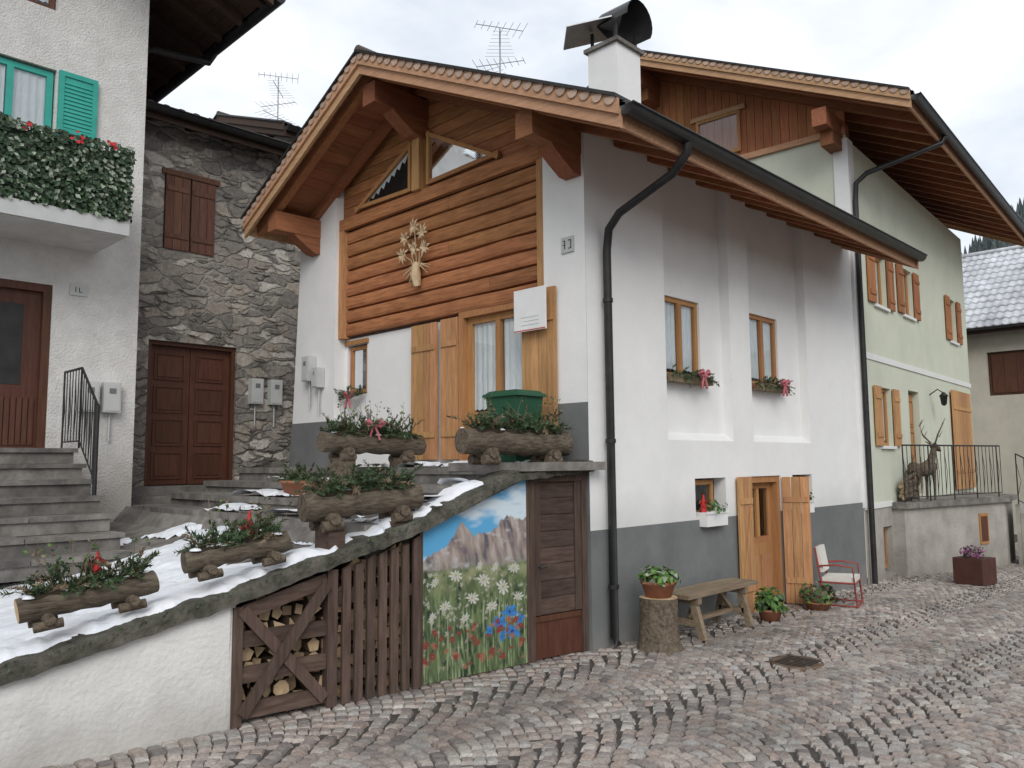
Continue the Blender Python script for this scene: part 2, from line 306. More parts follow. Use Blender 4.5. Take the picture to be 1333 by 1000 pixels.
# ---------------------------------------------------------------- roof
def roof(parts,fr,s0,s1,ridge,eaves,wm,verge,scal=True,raf=.6,topm=tile,gut=True,wmx=None):
    rt=B(); rw=B(); rg=B(); nr,zr=ridge
    for ne,ze in eaves:
        sl=abs(ne-nr); zf=lambda n:zr+(ze-zr)*(n-nr)/(ne-nr)
        sg=1 if ne>nr else -1
        nc=int(sl/.33); du=.055; k=int((s1-s0)/du)
        for c in range(nc):
            na=nr+(ne-nr)*c/nc; nb=nr+(ne-nr)*(c+1)/nc; vs=[]
            for i in range(k+1):
                u=s0+i*du; w=.022*math.sin(u/.22*2*math.pi)+.006*noise.noise(Vector((u*3,c,1)))
                vs+= [fr.p(u,na,zf(na)-.055+w),fr.p(u,nb+sg*.03,zf(nb)-.025+w),fr.p(u,nb+sg*.03,zf(nb)-.06+w)]
            rt.add(vs,[(3*i+q,3*i+3+q,3*i+4+q,3*i+1+q) for i in range(k) for q in (0,1)],topm)
        kb=int(sl/.15)
        for i in range(kb):
            a=nr+(ne-nr)*i/kb+sg*.003; c=nr+(ne-nr)*(i+1)/kb-sg*.003
            rw.hexa([fr.p(s0,a,zf(a)-.13),fr.p(s1,a,zf(a)-.13),fr.p(s1,c,zf(c)-.13),fr.p(s0,c,zf(c)-.13),fr.p(s0,a,zf(a)-.09),fr.p(s1,a,zf(a)-.09),fr.p(s1,c,zf(c)-.09),fr.p(s0,c,zf(c)-.09)],wmx or wx)
        s=s0+.12
        while s<s1-.05:
            a=nr; c=ne-sg*.06
            rw.hexa([fr.p(s,a,zf(a)-.26),fr.p(s+.1,a,zf(a)-.26),fr.p(s+.1,c,zf(c)-.26),fr.p(s,c,zf(c)-.26),fr.p(s,a,zf(a)-.131),fr.p(s+.1,a,zf(a)-.131),fr.p(s+.1,c,zf(c)-.131),fr.p(s,c,zf(c)-.131)],wm); s+=raf
        for se,dr in ((s0,-1),(s1,1)):
            def vb(o0,o1,d0,d1,m,bb=rw):
                a=nr;c=ne
                bb.hexa([fr.p(se+dr*d0,a,zf(a)+o0),fr.p(se+dr*d1,a,zf(a)+o0),fr.p(se+dr*d1,c,zf(c)+o0),fr.p(se+dr*d0,c,zf(c)+o0),fr.p(se+dr*d0,a,zf(a)+o1),fr.p(se+dr*d1,a,zf(a)+o1),fr.p(se+dr*d1,c,zf(c)+o1),fr.p(se+dr*d0,c,zf(c)+o1)],m)
            vb(-.27,-.10,.0,.04,verge); vb(-.16,-.02,.041,.07,verge)
            vb(-.02,.012,-.12,.10,metal,rg)
            if scal and dr<0:
                kk=int(sl/.13)
                for i in range(kk):
                    n_=nr+(ne-nr)*(i+.5)/kk; z_=zf(n_)-.03; pts=[]
                    for q in range(7):
                        an=math.pi+math.pi*q/6; pts.append((n_+.06*math.cos(an),z_+.07*math.sin(an)))
                    f2=Fr((fr.p(se,0,0).x,fr.p(se,0,0).y),(fr.N.x,fr.N.y),(fr.U.x,fr.U.y)); prism(rt,f2,pts,-.085,-.072,tilep)
        obox(rw,fr,s0,s1,min(ne-sg*.06,ne-sg*.03),max(ne-sg*.06,ne-sg*.03),ze-.24,ze-.07,verge)
        if gut:
            vs=[];kk=10
            for u in (s0-.02,s1+.02):
                for q in range(kk+1):
                    an=math.pi+math.pi*q/kk; vs.append(fr.p(u,ne+sg*.05+.075*math.cos(an),ze-.08+.085*math.sin(an)))
            rg.add(vs,[(q,q+1,kk+2+q,kk+1+q) for q in range(kk)]+[tuple(range(kk+1)),tuple(range(kk+1,2*kk+2))],metal,True)
            tube(rg,[fr.p(s0-.02,ne+sg*.125,ze-.08),fr.p(s1+.02,ne+sg*.125,ze-.08)],.012,metal,6)
            s=s0+.3
            while s<s1: obox(rg,fr,s,s+.025,ne-.03 if sg>0 else ne-.13,ne+.13 if sg>0 else ne+.03,ze-.078,ze-.07,metal); s+=.6
    tube(rt,[fr.p(s0-.08,nr,zr+.0),fr.p(s1,nr,zr+.0)],.07,topm,8)
    parts['roof_tiles']=rt; parts['roof_timber']=rw; parts['gutter']=rg
# ================================================================ GROUND
g=B(); xs=[-400,-60,-10,0,3,7,12,20,30,45,120,900]; ys=[-500,-60,-20,-8,0,6,14,40,120,600]
vs=[(x,y,gz(x)-.0) for x in xs for y in ys]
g.add(vs,[(i*10+j,i*10+10+j,i*10+11+j,i*10+1+j) for i in range(11) for j in range(9)],joint)
g.build('ground')
cb=B(); Wd=1.2; nn=12; cw=Wd/nn; rh=.1; H=.32
def wp(p,q):
    k=(p/Wd)%1.0; return (q+H*math.sin(math.pi*k)**.85+.02*noise.noise(Vector((p*2,q*2,0))),p+.02*noise.noise(Vector((p*2,q*2,5))))
for j in range(int(25.5/rh)):
    q0=-1+j*rh; off=(j%2)*.5
    for i in range(int(8.75/cw)+1):
        p0=-3.0+(i+off)*cw+R(-.012,.012); p1=p0+cw*R(.9,1.02)
        if q0<5.4 and (q0+H)*.118+ (p0-5.66)*.993>.3: continue
        if q0>6 and p0>5.3: continue
        pm=(p0+p1)/2; e=.004
        a0=wp(pm,q0+rh/2); a1=wp(pm+e,q0+rh/2); sl=max(-.85,min(.85,(a1[0]-a0[0])/e)) if int(pm/Wd+9)==int((pm+e)/Wd+9) else 0
        ang=math.atan(sl)*.9+R(-.08,.08); ca,sa=math.cos(ang),math.sin(ang); hw=(p1-p0)/2*R(.93,1.03); hq=rh/2*R(.92,1.02)*(ca*.45+.55)
        cx,cy=a0; z=gz(cx)+R(-.003,.005); tx=R(-.05,.05); ty=R(-.05,.05); lo=[];hi=[]
        for (sp,sq) in ((-1,-1),(1,-1),(1,1),(-1,1)):
            jp=R(-.005,.005); jq=R(-.005,.005)
            dp_=sp*hw*.97+jp; dq_=sq*hq*.97+jq
            x=cx+dp_*sa+dq_*ca; y=cy+dp_*ca-dq_*sa; lo.append((x,y,gz(x)-.004))
            dp_=sp*hw*.76+jp; dq_=sq*hq*.76+jq
            x=cx+dp_*sa+dq_*ca; y=cy+dp_*ca-dq_*sa; hi.append((x,y,z+.020+(x-cx)*tx+(y-cy)*ty))
        hi.append((cx,cy,z+.026))
        cb.add(lo+hi,[(4,5,8),(5,6,8),(6,7,8),(7,4,8),(0,1,5,4),(1,2,6,5),(2,3,7,6),(3,0,4,7)],cob)
cb.build('cobblestone_street')
d=B(); dx,dy=6.95,3.35
lathe(d,(dx,dy,.026),[(0.001,0),(.2,0),(.22,.006),(.23,-.03)],fbark,28)
for k in range(-3,4): obox(d,W0,dx+k*.05-.01,dx+k*.05+.01,dy-.15,dy+.15,.027,.032,metal)
d.build('drain_cover')
# ================================================================ WHITE HOUSE
P={}
w=B(); mfs=lambda u,z: grey if z<1.14 else white
holes=[(7.42,8.83,2.03,5.25,.13),(9.32,10.95,2.03,5.25,.13),(7.93,8.6,1.16,1.6,.16),(9.15,10.0,-.2,1.6,.16),(10.34,10.93,1.18,1.6,.16)]
wall(w,SIDE,6.06,12.8,-.3,5.25,0,holes,mfs,zs=(1.14,))
wall(w,SIDE,7.3,11.1,1.95,5.25,.13,[(7.57,8.34,2.75,3.68),(9.54,10.33,2.78,3.72)],lambda u,z:white,.14)
for a,c in ((7.42,8.83),(9.32,10.95)): prism(w,Fr((a,4.94),(0,1),(1,0)),[(0.004,2.03),(.13,2.03),(.13,2.12)],0,c-a,white)
zr=lambda u: 6.63-(.483*(7.6-u) if u<7.6 else .5*(u-7.6))-.13
prism(w,FRONT,[(4.945,2.38),(5.5,2.38),(5.5,zr(5.5)),(4.945,zr(4.945))],0,.5,white); obox(w,FRONT,4.945,5.5,-.004,.5,0,2.38,grey)
prism(w,FRONT,[(9.35,2.38),(10.42,2.38),(10.25,zr(10.25)),(9.35,zr(9.35))],-.02,.5,white)
prism(w,FRONT,[(9.35,1.0),(10.6,1.0),(10.42,2.38),(9.35,2.38)],-.024,.5,grey)
obox(w,FRONT,5.5,9.35,.6,6.7,0,5.0,white)
wall(w,FRONT,5.5,9.35,1.5,3.53,.16,[(5.81,6.9,1.5,3.53),(8.84,9.3,2.73,3.41)],lambda u,z:white,.12)
obox(w,W0,12.3,12.78,4.96,10.2,0,5.0,white); obox(w,W0,6.3,12.7,9.9,10.2,0,5.1,white)
P['walls']=w
t=B()
nl=8; hh=(5.0-3.53)/nl
for i in range(nl):
    z0=3.53+i*hh; pts=[(.14,z0+.003),(.095,z0+.012),(.082,z0+hh*.25),(.079,z0+hh*.6),(.088,z0+hh-.022),(.14,z0+hh-.004)]
    cuts=[5.62]+sorted(random.sample([6.4,7.1,7.9,8.5],1))+[9.24] if i%3==1 else [5.62,9.24]
    for q in range(len(cuts)-1):
        a=cuts[q]+.002; c=cuts[q+1]-.002; ns=14; vs=[]
        for s_ in range(ns+1):
            u=a+(c-a)*s_/ns; dz=.014*noise.noise(Vector((u*1.7,i*3,0))); vs+= [FRONT.p(u,n_+.3*dz,z_+(dz if 0<k<5 else dz*.5)) for k,(n_,z_) in enumerate(pts)]
        t.add(vs,[(6*s_+k,6*s_+k+1,6*s_+7+k,6*s_+6+k) for s_ in range(ns) for k in range(5)],wy)
prism(t,FRONT,[(5.5,3.5),(9.35,3.5),(9.35,zr(9.35)),(7.6,zr(7.6)),(5.5,zr(5.5))],.15,.28,wdk)
z0=5.18
while z0<6.4:
    z1=z0+.15; ul=max(5.5,7.6-(6.5-z0)/.483); ur=min(9.35,7.6+(6.5-z0)/.5); ul1=max(5.5,7.6-(6.5-z1)/.483); ur1=min(9.35,7.6+(6.5-z1)/.5)
    if ul<ur and ul1<ur1: prism(t,FRONT,[(ul,z0+.004),(ur,z0+.004),(ur1,z1-.004),(ul1,z1-.004)],.1,.149,wy)
    z0=z1
obox(t,FRONT,5.5,9.35,.03,.098,5.0,5.16,wy)
obox(t,FRONT,5.5,5.62,.03,.149,3.5,4.998,wz); obox(t,FRONT,9.24,9.352,.03,.149,3.5,4.998,wz)
obox(t,FRONT,7.54,7.68,-.02,.097,5.16,6.15,wz)
def triwin(pts):
    c=Vector((sum(p[0] for p in pts)/3,sum(p[1] for p in pts)/3))
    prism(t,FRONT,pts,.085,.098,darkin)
    t.add([FRONT.p(u,.06,z) for u,z in pts],[(0,1,2)],glass)
    A=Vector(pts[1]);C=Vector(pts[2]); K=11
    for k in range(K):
        a=A.lerp(C,k/K); e=A.lerp(C,(k+1)/K); mid=(a+e)/2; dn=Vector((0,-1))*min(.15,max(.02,(mid.y-pts[0][1])*.5))
        t.add([FRONT.p(a.x,.075,a.y),FRONT.p(e.x,.075,e.y),FRONT.p(e.x,.075,e.y+dn.y*.55),FRONT.p(mid.x,.075,mid.y+dn.y),FRONT.p(a.x,.075,a.y+dn.y*.55)],[(0,1,2,3,4)],curt)
    for i in range(3):
        a=Vector(pts[i]);e=Vector(pts[(i+1)%3]); d2=(c-(a+e)/2); dd=(e-a).normalized(); nn2=d2-dd*d2.dot(dd); nn2=nn2.normalized()*.05
        prism(t,FRONT,[tuple(a),tuple(e),tuple(e+nn2),tuple(a+nn2)],.03+.004*i,.084,wfr)
triwin([(7.46,5.20),(7.46,5.88),(6.2,5.23)]); triwin([(7.77,5.20),(7.77,5.84),(9.0,5.23)])
for yc,zt,hw in ((5.08,5.14,.11),(7.61,6.3,.12),(9.85,5.24,.11)):
    obox(t,W0,5.34,6.5,yc-hw,yc+hw,zt-.26,zt,wx)
    prism(t,Fr((0,yc-hw+.01),(1,0),(0,1)),[(5.62,zt-.262),(6.2,zt-.262),(6.2,zt-.5),(5.95,zt-.48),(5.78,zt-.38),(5.66,zt-.3)],0,2*hw-.02,wx)
P['gable_timber']=t
wd=B()
window(wd,SIDE,7.57,8.34,2.75,3.68,.16); window(wd,SIDE,9.54,10.33,2.78,3.72,.16)
window(wd,SIDE,7.95,8.45,1.18,1.58,.08,mull=0,cur=False); window(wd,SIDE,10.36,10.9,1.2,1.58,.08,mull=0,cur=False)
for a,c,z in ((7.5,8.4,2.74),(9.47,10.4,2.77)): obox(wd,SIDE,a,c,.04,.27,z-.035,z-.001,wx)
window(wd,FRONT,8.86,9.28,2.75,3.39,.19,fw=.05,mull=0); obox(wd,FRONT,8.8,9.33,.13,.155,3.41,3.47,wfr)
P['windows']=wd
dr=B()
window(dr,FRONT,5.85,6.86,2.3,3.47,.17,fw=.075); obox(dr,FRONT,5.85,6.86,.18,.24,1.72,2.3,wfr)
obox(dr,FRONT,5.93,6.3,.165,.179,1.85,2.22,wz); obox(dr,FRONT,6.41,6.78,.165,.179,1.85,2.22,wz)
for a,c in ((5.77,5.85),(6.86,6.94)): obox(dr,FRONT,a,c,.1,.25,1.7,3.47,wfr)
obox(dr,FRONT,5.77,6.94,.1,.25,3.47,3.56,wfr)
shutter(dr,FRONT,6.95,7.26,.12,1.84,3.5,k=3); shutter(dr,FRONT,7.3,7.78,.09,1.84,3.48,k=4); shutter(dr,FRONT,5.31,5.78,-.02,1.86,3.58,k=4)
window(dr,SIDE,9.22,9.93,.75,1.52,.12,fw=.08,mull=1,cur=False); obox(dr,SIDE,9.22,9.93,.12,.17,-.1,.75,wfr)
obox(dr,SIDE,9.3,9.54,.105,.119,.05,.6,wz); obox(dr,SIDE,9.61,9.85,.105,.119,.05,.6,wz)
obox(dr,SIDE,9.15,9.22,.02,.2,-.1,1.6,wfr); obox(dr,SIDE,9.93,10.0,.02,.2,-.1,1.6,wfr); obox(dr,SIDE,9.22,9.93,.02,.2,1.52,1.6,wfr)
shutter(dr,SIDE,8.8,9.13,-.03,-.02,1.6,wz,3,dia=True)
shutter(dr,Fr((10.0,4.93),(.42,-.907),(.907,.42)),0,.34,0,-.03,1.58,wz,3)
for z in (.25,1.3):
    for u in (9.14,10.0): tube(dr,[SIDE.p(u,-.05,z-.04),SIDE.p(u,-.05,z+.04)],.012,metal,6)
P['doors']=dr
roof(P,SIDE,5.24,12.35,(2.66,6.63),[(-1.09,4.82),(5.42,5.23)],wyr,wver)
dp=B()
tube(dp,[(6.14,3.8,4.72),(6.14,3.8,4.58),(6.2,4.0,4.45),(6.28,4.68,4.25),(6.3,4.83,4.12),(6.3,4.86,3.9),(6.3,4.86,.12),(6.3,4.82,.05)],.042,metal,12)
for z in (.6,2.0,3.4): tube(dp,[(6.3,4.86,z-.02),(6.3,4.86,z+.02)],.052,metal,12)
P['downspout']=dp
ch=B(); obox(ch,W0,9.35,9.95,6.95,7.5,5.8,8.1,white); obox(ch,W0,9.3,10.0,6.9,7.55,8.1,8.16,slab)
for x in (9.4,9.9):
    for y in (7.0,7.45): obox(ch,W0,x-.02,x+.02,y-.02,y+.02,8.16,8.42,metal)
vs=[];kk=12
for y in (6.72,7.3):
    for q in range(kk+1):
        an=math.radians(-35+215*q/kk); vs.append((9.65+.36*math.cos(an)*.9,y,8.45+.32*math.sin(an)))
ch.add(vs,[(q,q+1,kk+2+q,kk+1+q) for q in range(kk)]+[tuple(range(kk+1,2*kk+2))],metal,True)
beam(ch,(9.1,7.75,8.36),(9.7,7.15,8.56),.7,.02,grmetal)
P['chimney']=ch
group('white_alpine_house',P)
def objm(name,fn):
    b=B(); fn(b); return b.build(name)
def orn(b):
    c=FRONT.p(7.62,.03,4.4)
    for k,(du,dz) in enumerate(((.0,.02),(.18,.18),(-.16,.2),(.02,.3),(.24,-.02),(-.2,.0))):
        o=c+Vector((-.03,du,dz)); tube(b,[c+Vector((0,0,-.4)),c+Vector((-.02,du*.4,dz*.3-.1)),o],[.008,.007,.006],straw,5)
        for q in range(9):
            a=q*2*math.pi/9+k; l=.11*R(.8,1.2); e=o+Vector((R(-.05,0),l*math.cos(a),l*math.sin(a))); s=Vector((0,-math.sin(a),math.cos(a)))*.018; m_=(o+e)/2+Vector((-.02,0,0))
            b.add([o,m_+s,e,m_-s],[(0,1,2,3)],straw)
    for q in range(16):
        a=R(3.4,6.0); e=c+Vector((-.02,.3*math.cos(a),-.12+.28*math.sin(a))); tube(b,[c+Vector((0,0,-.15)),e],[.012,.004],straw,4)
    tube(b,[c+Vector((0,0,-.44)),c+Vector((-.03,0,-.3)),c+Vector((-.02,0,-.15))],[.05,.07,.04],straw,7)
objm('carved_flower_ornament',orn)
def sgn(b):
    obox(b,FRONT,5.36,5.8,-.14,-.12,3.14,3.58,whitep); obox(b,FRONT,5.36,5.8,-.142,-.1405,3.145,3.155,red)
    for k in range(3): obox(b,FRONT,5.45,5.70-.04*(k%2),-.142,-.1405,3.2+k*.04,3.205+k*.04,ink)
objm('notice_sign',sgn)
def num(b):
    obox(b,FRONT,5.08,5.24,-.02,-.001,3.9,4.06,boxg)
    for (a,c_,e_,g_) in ((5.185,5.195,3.935,4.025),(5.185,5.215,4.018,4.026),(5.185,5.215,3.975,3.983),(5.105,5.115,3.935,4.025),(5.115,5.145,3.935,3.943),(5.115,5.145,4.018,4.026)): obox(b,FRONT,a,c_,-.023,-.0205,e_,g_,metal)
objm('house_number_plaque',num)
def mb(fr,us,z0,z1,n=0,w_=.2):
    def f(b):
        for u in us:
            obox(b,fr,u,u+w_,n-.12,n,z0,z1,boxg); obox(b,fr,u+.015,u+w_-.015,n-.128,n-.121,z0+.05*(z1-z0),z1-.05*(z1-z0),boxg); obox(b,fr,u+.06,u+w_-.06,n-.131,n-.129,z0+.62*(z1-z0),z1-.2*(z1-z0),grey)
            tube(b,[fr.p(u+w_/2,n-.04,z0),fr.p(u+w_/2,n-.04,z0-.35)],.012,boxg,6)
    return f
objm('meter_box',mb(FRONT,(9.8,),2.95,3.3,-.03,.18)); objm('meter_box',mb(FRONT,(9.58,),2.85,3.12,-.03,.14))
objm('meter_box',mb(ST,(6.05,6.38),2.75,3.15)); objm('meter_box',mb(LB,(3.2,3.45),2.45,2.82,0,.2))
def wbox(u0,u1,z,n=-.02,rb=True,n2=34):
    def f(b):
        obox(b,SIDE,u0,u1,n+.02,n+.12,z-.06,z+.03,dry)
        for k in range(n2):
            u=R(u0,u1); sprig(b,SIDE.p(u,n+.06,z+.02),Vector((R(-1,1),-R(.1,1),R(-.6,.7))),R(.1,.2),fir,16)
        if rb: bow(b,SIDE.p((u0+u1)/2+.05,n-.1,z+.03),(1,0,0),.12,pink)
    return f
objm('window_garland',wbox(7.5,8.4,2.74)); objm('window_garland',wbox(9.5,10.38,2.76))
def tro(u0,u1,z,fl):
    def f(b):
        obox(b,SIDE,u0,u1,-.1,.05,z-.16,z,whitep); obox(b,SIDE,u0-.012,u1+.012,-.112,-.1,z-.02,z+.01,whitep)
        leafball(b,SIDE.p((u0+u1)/2,-.02,z),(u1-u0)*.5,.14,90,.05,[leaf,fir]+([red] if fl else []))
    return f
objm('flower_trough',tro(8.0,8.45,1.22,False)); objm('flower_trough',tro(10.4,10.75,1.25,False))
objm('poinsettia_decoration',lambda b:(tube(b,[SIDE.p(8.05,-.02,1.2),SIDE.p(8.05,-.03,1.42)],[.05,.01],red,8),[leaf1(b,SIDE.p(8.05,-.04,1.28)+rv()*.06,rv(),.06,red) for k in range(8)]))
objm('window_garland',lambda b:([sprig(b,FRONT.p(R(8.82,9.3),.1,2.72),Vector((-R(.2,1),R(-1,1),R(-.3,.9))),R(.12,.22),fir,16) for k in range(30)],bow(b,FRONT.p(9.05,0,2.7),(0,1,0),.13,pink)))
# ================================================================ GREEN HOUSE
P={}; w=B(); mg=lambda u,z: found if z<1.05 else green
hol=[(1.05,1.75,4.4,5.3,.15),(2.75,3.45,4.45,5.35,.15),(6.3,6.95,4.35,5.3,.15),(1.05,1.7,2.02,3.0,.15),(2.8,3.5,1.15,3.05,.15),(.9,1.4,-.05,.7,.2)]
wall(w,GS,0,8,-.6,6.95,0,hol,mg,zs=(1.05,))
wall(w,GF,0,6.9,0,7.05,0,[],lambda u,z:green)
obox(w,GS,-.03,.24,-.03,.2,1.05,6.95,whitep); obox(w,GS,.24,8.02,-.02,.02,3.42,3.52,whitep); obox(w,GS,.0,1.45,-.02,.02,1.02,1.10,whitep)
obox(w,GS,7.9,8.0,.01,6.9,0,6.9,green); obox(w,GS,.05,7.9,6.7,6.9,0,6.9,green)
P['walls']=w
t=B(); zg=lambda n: 9.32-2.25/4.65*abs(n-3.45)-.13
n_=0.0
while n_<6.9: 
    prism(t,GF,[(n_+.004,7.05),(n_+.146,7.05),(n_+.146,zg(n_+.146)),(n_+.004,zg(n_+.004))],-.02,.03,wredz); n_+=.15
window(t,GF,1.75,2.6,7.2,7.95,-.06,mull=0,cur=False)
obox(t,GF,1.65,2.7,-.07,.0,7.95,8.03,wver); obox(t,GF,0,6.9,-.06,.0,7.02,7.12,wver)
for yc,zt in ((.15,7.25),(3.45,9.0),(6.7,7.25)):
    obox(t,GS,-.75,.3,yc-.11,yc+.11,zt-.28,zt,wx); obox(t,GS,-.45,.3,yc-.1,yc+.1,zt-.5,zt-.281,wx)
P['gable_timber']=t
wd=B()
for h in hol[:4]:
    window(wd,GS,h[0],h[1],h[2],h[3],.07); obox(wd,GS,h[0]-.05,h[1]+.05,-.05,.07,h[2]-.05,h[2]-.002,whitep)
    ww=.34; shutter(wd,GS,h[0]-ww-.02,h[0]-.02,-.02,h[2],h[3],wredz if h[2]>4 else wz,3)
    shutter(wd,GS,h[1]+.02,h[1]+ww+.02,-.02,h[2],h[3],wredz if h[2]>4 else wz,3)
window(wd,GS,.92,1.38,.0,.68,.1,mull=0,cur=False)
panel_door(wd,GS,2.85,3.45,.1,1.15,3.0,wfr,3); shutter(wd,GS,5.9,7.6,-.04,1.15,3.25,wz,9)
P['windows_and_doors']=wd
roof(P,GS,-.85,9.4,(3.45,9.32),[(-1.2,7.07),(8.1,7.07)],wyr,wver)
dp=B(); tube(dp,[GS.p(.9,-1.25,6.95),GS.p(.85,-1.2,6.8),GS.p(.15,-.25,6.35),GS.p(.08,-.1,6.2),GS.p(.08,-.08,5.9),GS.p(.08,-.08,-.1)],.042,metal,10)
P['downspout']=dp
group('green_alpine_house',P)
def walllamp(b):
    c=GS.p(4.3,-.25,2.95); tube(b,[GS.p(4.3,0,3.05),GS.p(4.3,-.15,3.15),c+Vector((0,0,.12))],.012,metal,6); lathe(b,c,[(.02,.14),(.09,.06),(.07,.05),(.05,-.1),(.01,-.13)],metal,8)
objm('wall_lantern',walllamp)
P={}; tb=B(); tp=[(14.15,4.84),(17.4,4.15),(18.6,4.3),(19.5,5.45),(14.15,5.08)]
plan(tb,tp,-.5,.98,found); plan(tb,[(14.08,4.78),(17.42,4.07),(18.65,4.22),(19.5,5.43),(14.08,5.07)],.98,1.08,slab)
for k in range(6): 
    z=.93-.17*k; ya=3.95-.28*k; yb=4.02 if k==0 else 3.945-.28*(k-1)
    plan(tb,[(17.6,ya),(18.75,ya+.1),(18.75,yb+.1),(17.6,yb)],-.5,z,found)
TF=Fr((14.15,4.84),(.978,-.208),(.208,.978)); obox(tb,TF,2.35,2.65,-.02,.02,.25,.8,wfr); obox(tb,TF,2.39,2.61,-.026,-.021,.3,.75,wdoorb)
P['base']=tb; rl=B()
def rail(b,pts,h,sp=.13,dia=True,m=metal,r=.012):
    for i in range(len(pts)-1):
        a=Vector(pts[i]);c=Vector(pts[i+1]); L=(c-a).length; k=max(1,int(L/sp)); up=Vector((0,0,h))
        tube(b,[a+up,c+up],r*1.6,m,6); tube(b,[a+Vector((0,0,.08)),c+Vector((0,0,.08))],r,m,6)
        for j in range(k+1):
            p=a.lerp(c,j/k); tube(b,[p+Vector((0,0,.08 if j%6 else 0)),p+up],r*(.7 if j%6 else 1.3),m,5)
            if dia and j<k and j%2==0:
                q=a.lerp(c,(j+1)/k); mid=(p+q)/2; tube(b,[p+Vector((0,0,.15)),mid+Vector((0,0,h*.5)),p+Vector((0,0,h*.85))],r*.6,m,4)
rail(rl,[(14.15,4.82,1.08),(17.35,4.16,1.08)],.95,.13,True,metal,.009)
rail(rl,[(17.55,3.95,.93),(17.58,2.55,.08)],.95,.14,True,metal,.009); rail(rl,[(18.75,4.05,.93),(18.75,2.65,.08)],.95,.14,True,metal,.009)
P['railing']=rl; group('raised_terrace',P)
def deer(b):
    o=Vector((15.2,4.85,1.08)); U=Vector((.97,-.2,0)).normalized(); S=Vector((.2,.97,0))
    q=lambda u,s,z:o+U*u+S*s+Vector((0,0,z))
    tube(b,[q(-.36,0,.5),q(-.3,0,.56),q(-.1,0,.52),q(.12,0,.54),q(.26,0,.6),q(.32,0,.62)],[.05,.11,.115,.13,.12,.05],bark,10)
    tube(b,[q(.22,0,.58),q(.34,0,.78),q(.4,0,.92)],[.09,.06,.05],bark,8)
    tube(b,[q(.34,0,.93),q(.42,0,.95),q(.56,0,.88),q(.6,0,.86)],[.045,.06,.035,.02],bark,8)
    for s in (-.07,.07):
        tube(b,[q(.22,s,.52),q(.23,s,.28),q(.22,s,.0)],[.045,.024,.018],bark,6)
        tube(b,[q(-.3,s,.52),q(-.24,s,.36),q(-.33,s,.24),q(-.3,s,0)],[.06,.035,.022,.018],bark,6)
        tube(b,[q(.37,s*.5,.98),q(.3,s*1.5,1.03)],[.02,.006],bark,5)
        tube(b,[q(.38,s*.5,.99),q(.3,s*2,1.15),q(.34,s*3,1.32),q(.42,s*3,1.42)],[.016,.014,.01,.004],bark,5)
        for z,u in ((1.1,.33),(1.2,.3),(1.32,.34)): tube(b,[q(u,s*(2+(z-1.1)*4),z),q(u+.13,s*(2+(z-1.1)*4),z+.12)],[.01,.003],bark,4)
    tube(b,[q(-.38,0,.56),q(-.42,0,.48)],[.03,.01],bark,5)
objm('wooden_stag_figure',deer)
def lg(b):
    for k in range(22):
        y=R(-.25,.25); z=1.1+abs(R(0,.34)); a=R(-.5,.5)
        tube(b,[(14.4+R(-.1,.1),4.93+y*.2,z),(14.85+R(-.1,.1),4.9+a*.1,z+R(-.05,.15))],.035,bark,7,cut)
objm('log_pile',lg)
def hb(b):
    c=(13.94,3.8); g0=gz(13.9)
    plan(b,[(c[0]-.24,c[1]-.18),(c[0]+.2,c[1]-.26),(c[0]+.26,c[1]+.16),(c[0]-.18,c[1]+.24)],g0+.03,g0+.42,corten)
    for dx,dy in ((-.18,-.14),(.15,-.2),(.2,.1),(-.13,.18)): tube(b,[(c[0]+dx,c[1]+dy,g0),(c[0]+dx,c[1]+dy,g0+.05)],.03,corten,6)
    leafball(b,(c[0],c[1],g0+.42),.2,.22,260,.045,[purple,purple,fir])
objm('heather_planter',hb)
# ================================================================ LEFT BUILDING
P={}; w=B(); hl=[(2.05,2.87,2.0,3.95,.16),(1.85,2.8,5.1,6.6,.16),(2.3,2.78,7.35,8.1,.16),(-.6,.3,5.1,6.6,.16)]
wall(w,LB,-7,3.86,0,8.75,0,hl,lambda u,z:rough_pl); wall(w,Fr((3.86,10.5),(0,1),(-1,0)),0,4,0,8.6,0,[],lambda u,z:rough_pl)
obox(w,LB,-7,-6.9,0,4,0,8.6,rough_pl)
P['walls']=w; bl=B(); obox(bl,LB,-3,3.33,-1.0,-.002,4.42,4.56,rough_pl); obox(bl,LB,-3,3.35,-1.03,-1.0,4.43,4.6,boxg)
rail(bl,[LB.p(-3,-.97,4.56),LB.p(3.3,-.97,4.56),LB.p(3.3,-.05,4.56)],.9,.14,False)
P['balcony']=bl; wd=B()
window(wd,LB,1.87,2.78,5.1,6.58,.05,teal,.07); window(wd,LB,-.58,.28,5.1,6.58,.05,teal,.07); window(wd,LB,2.32,2.76,7.37,8.08,.08,wshut,mull=0)
for a in (2.82,):
    obox(wd,LB,a,a+.44,-.04,-.012,5.1,6.6,teal)
    for k in range(26): 
        if k!=13: prism(wd,Fr((0,0),(0,1),(1,0)),[(10.448,5.2+k*.05),(10.46,5.2+k*.05),(10.46,5.24+k*.05)],a+.06,a+.38,teal)
    for q in (a,a+.38): obox(wd,LB,q,q+.06,-.055,-.041,5.1,6.6,teal)
    for z in (5.1,5.83,6.54): obox(wd,LB,a+.06,a+.38,-.055,-.041,z,z+.06,teal)
obox(wd,LB,1.38,1.83,-.04,-.012,5.1,6.6,teal)
obox(wd,LB,2.05,2.87,.1,.16,2.0,3.95,wdoorb)
for a,c in ((2.05,2.14),(2.78,2.87)): obox(wd,LB,a,c,.02,.1,2.0,3.95,wdoorb)
obox(wd,LB,2.14,2.78,.02,.1,3.86,3.95,wdoorb)
for k in range(9): obox(wd,LB,2.2+k*.062,2.25+k*.062,.08,.099,2.05,2.6,wdoorb)
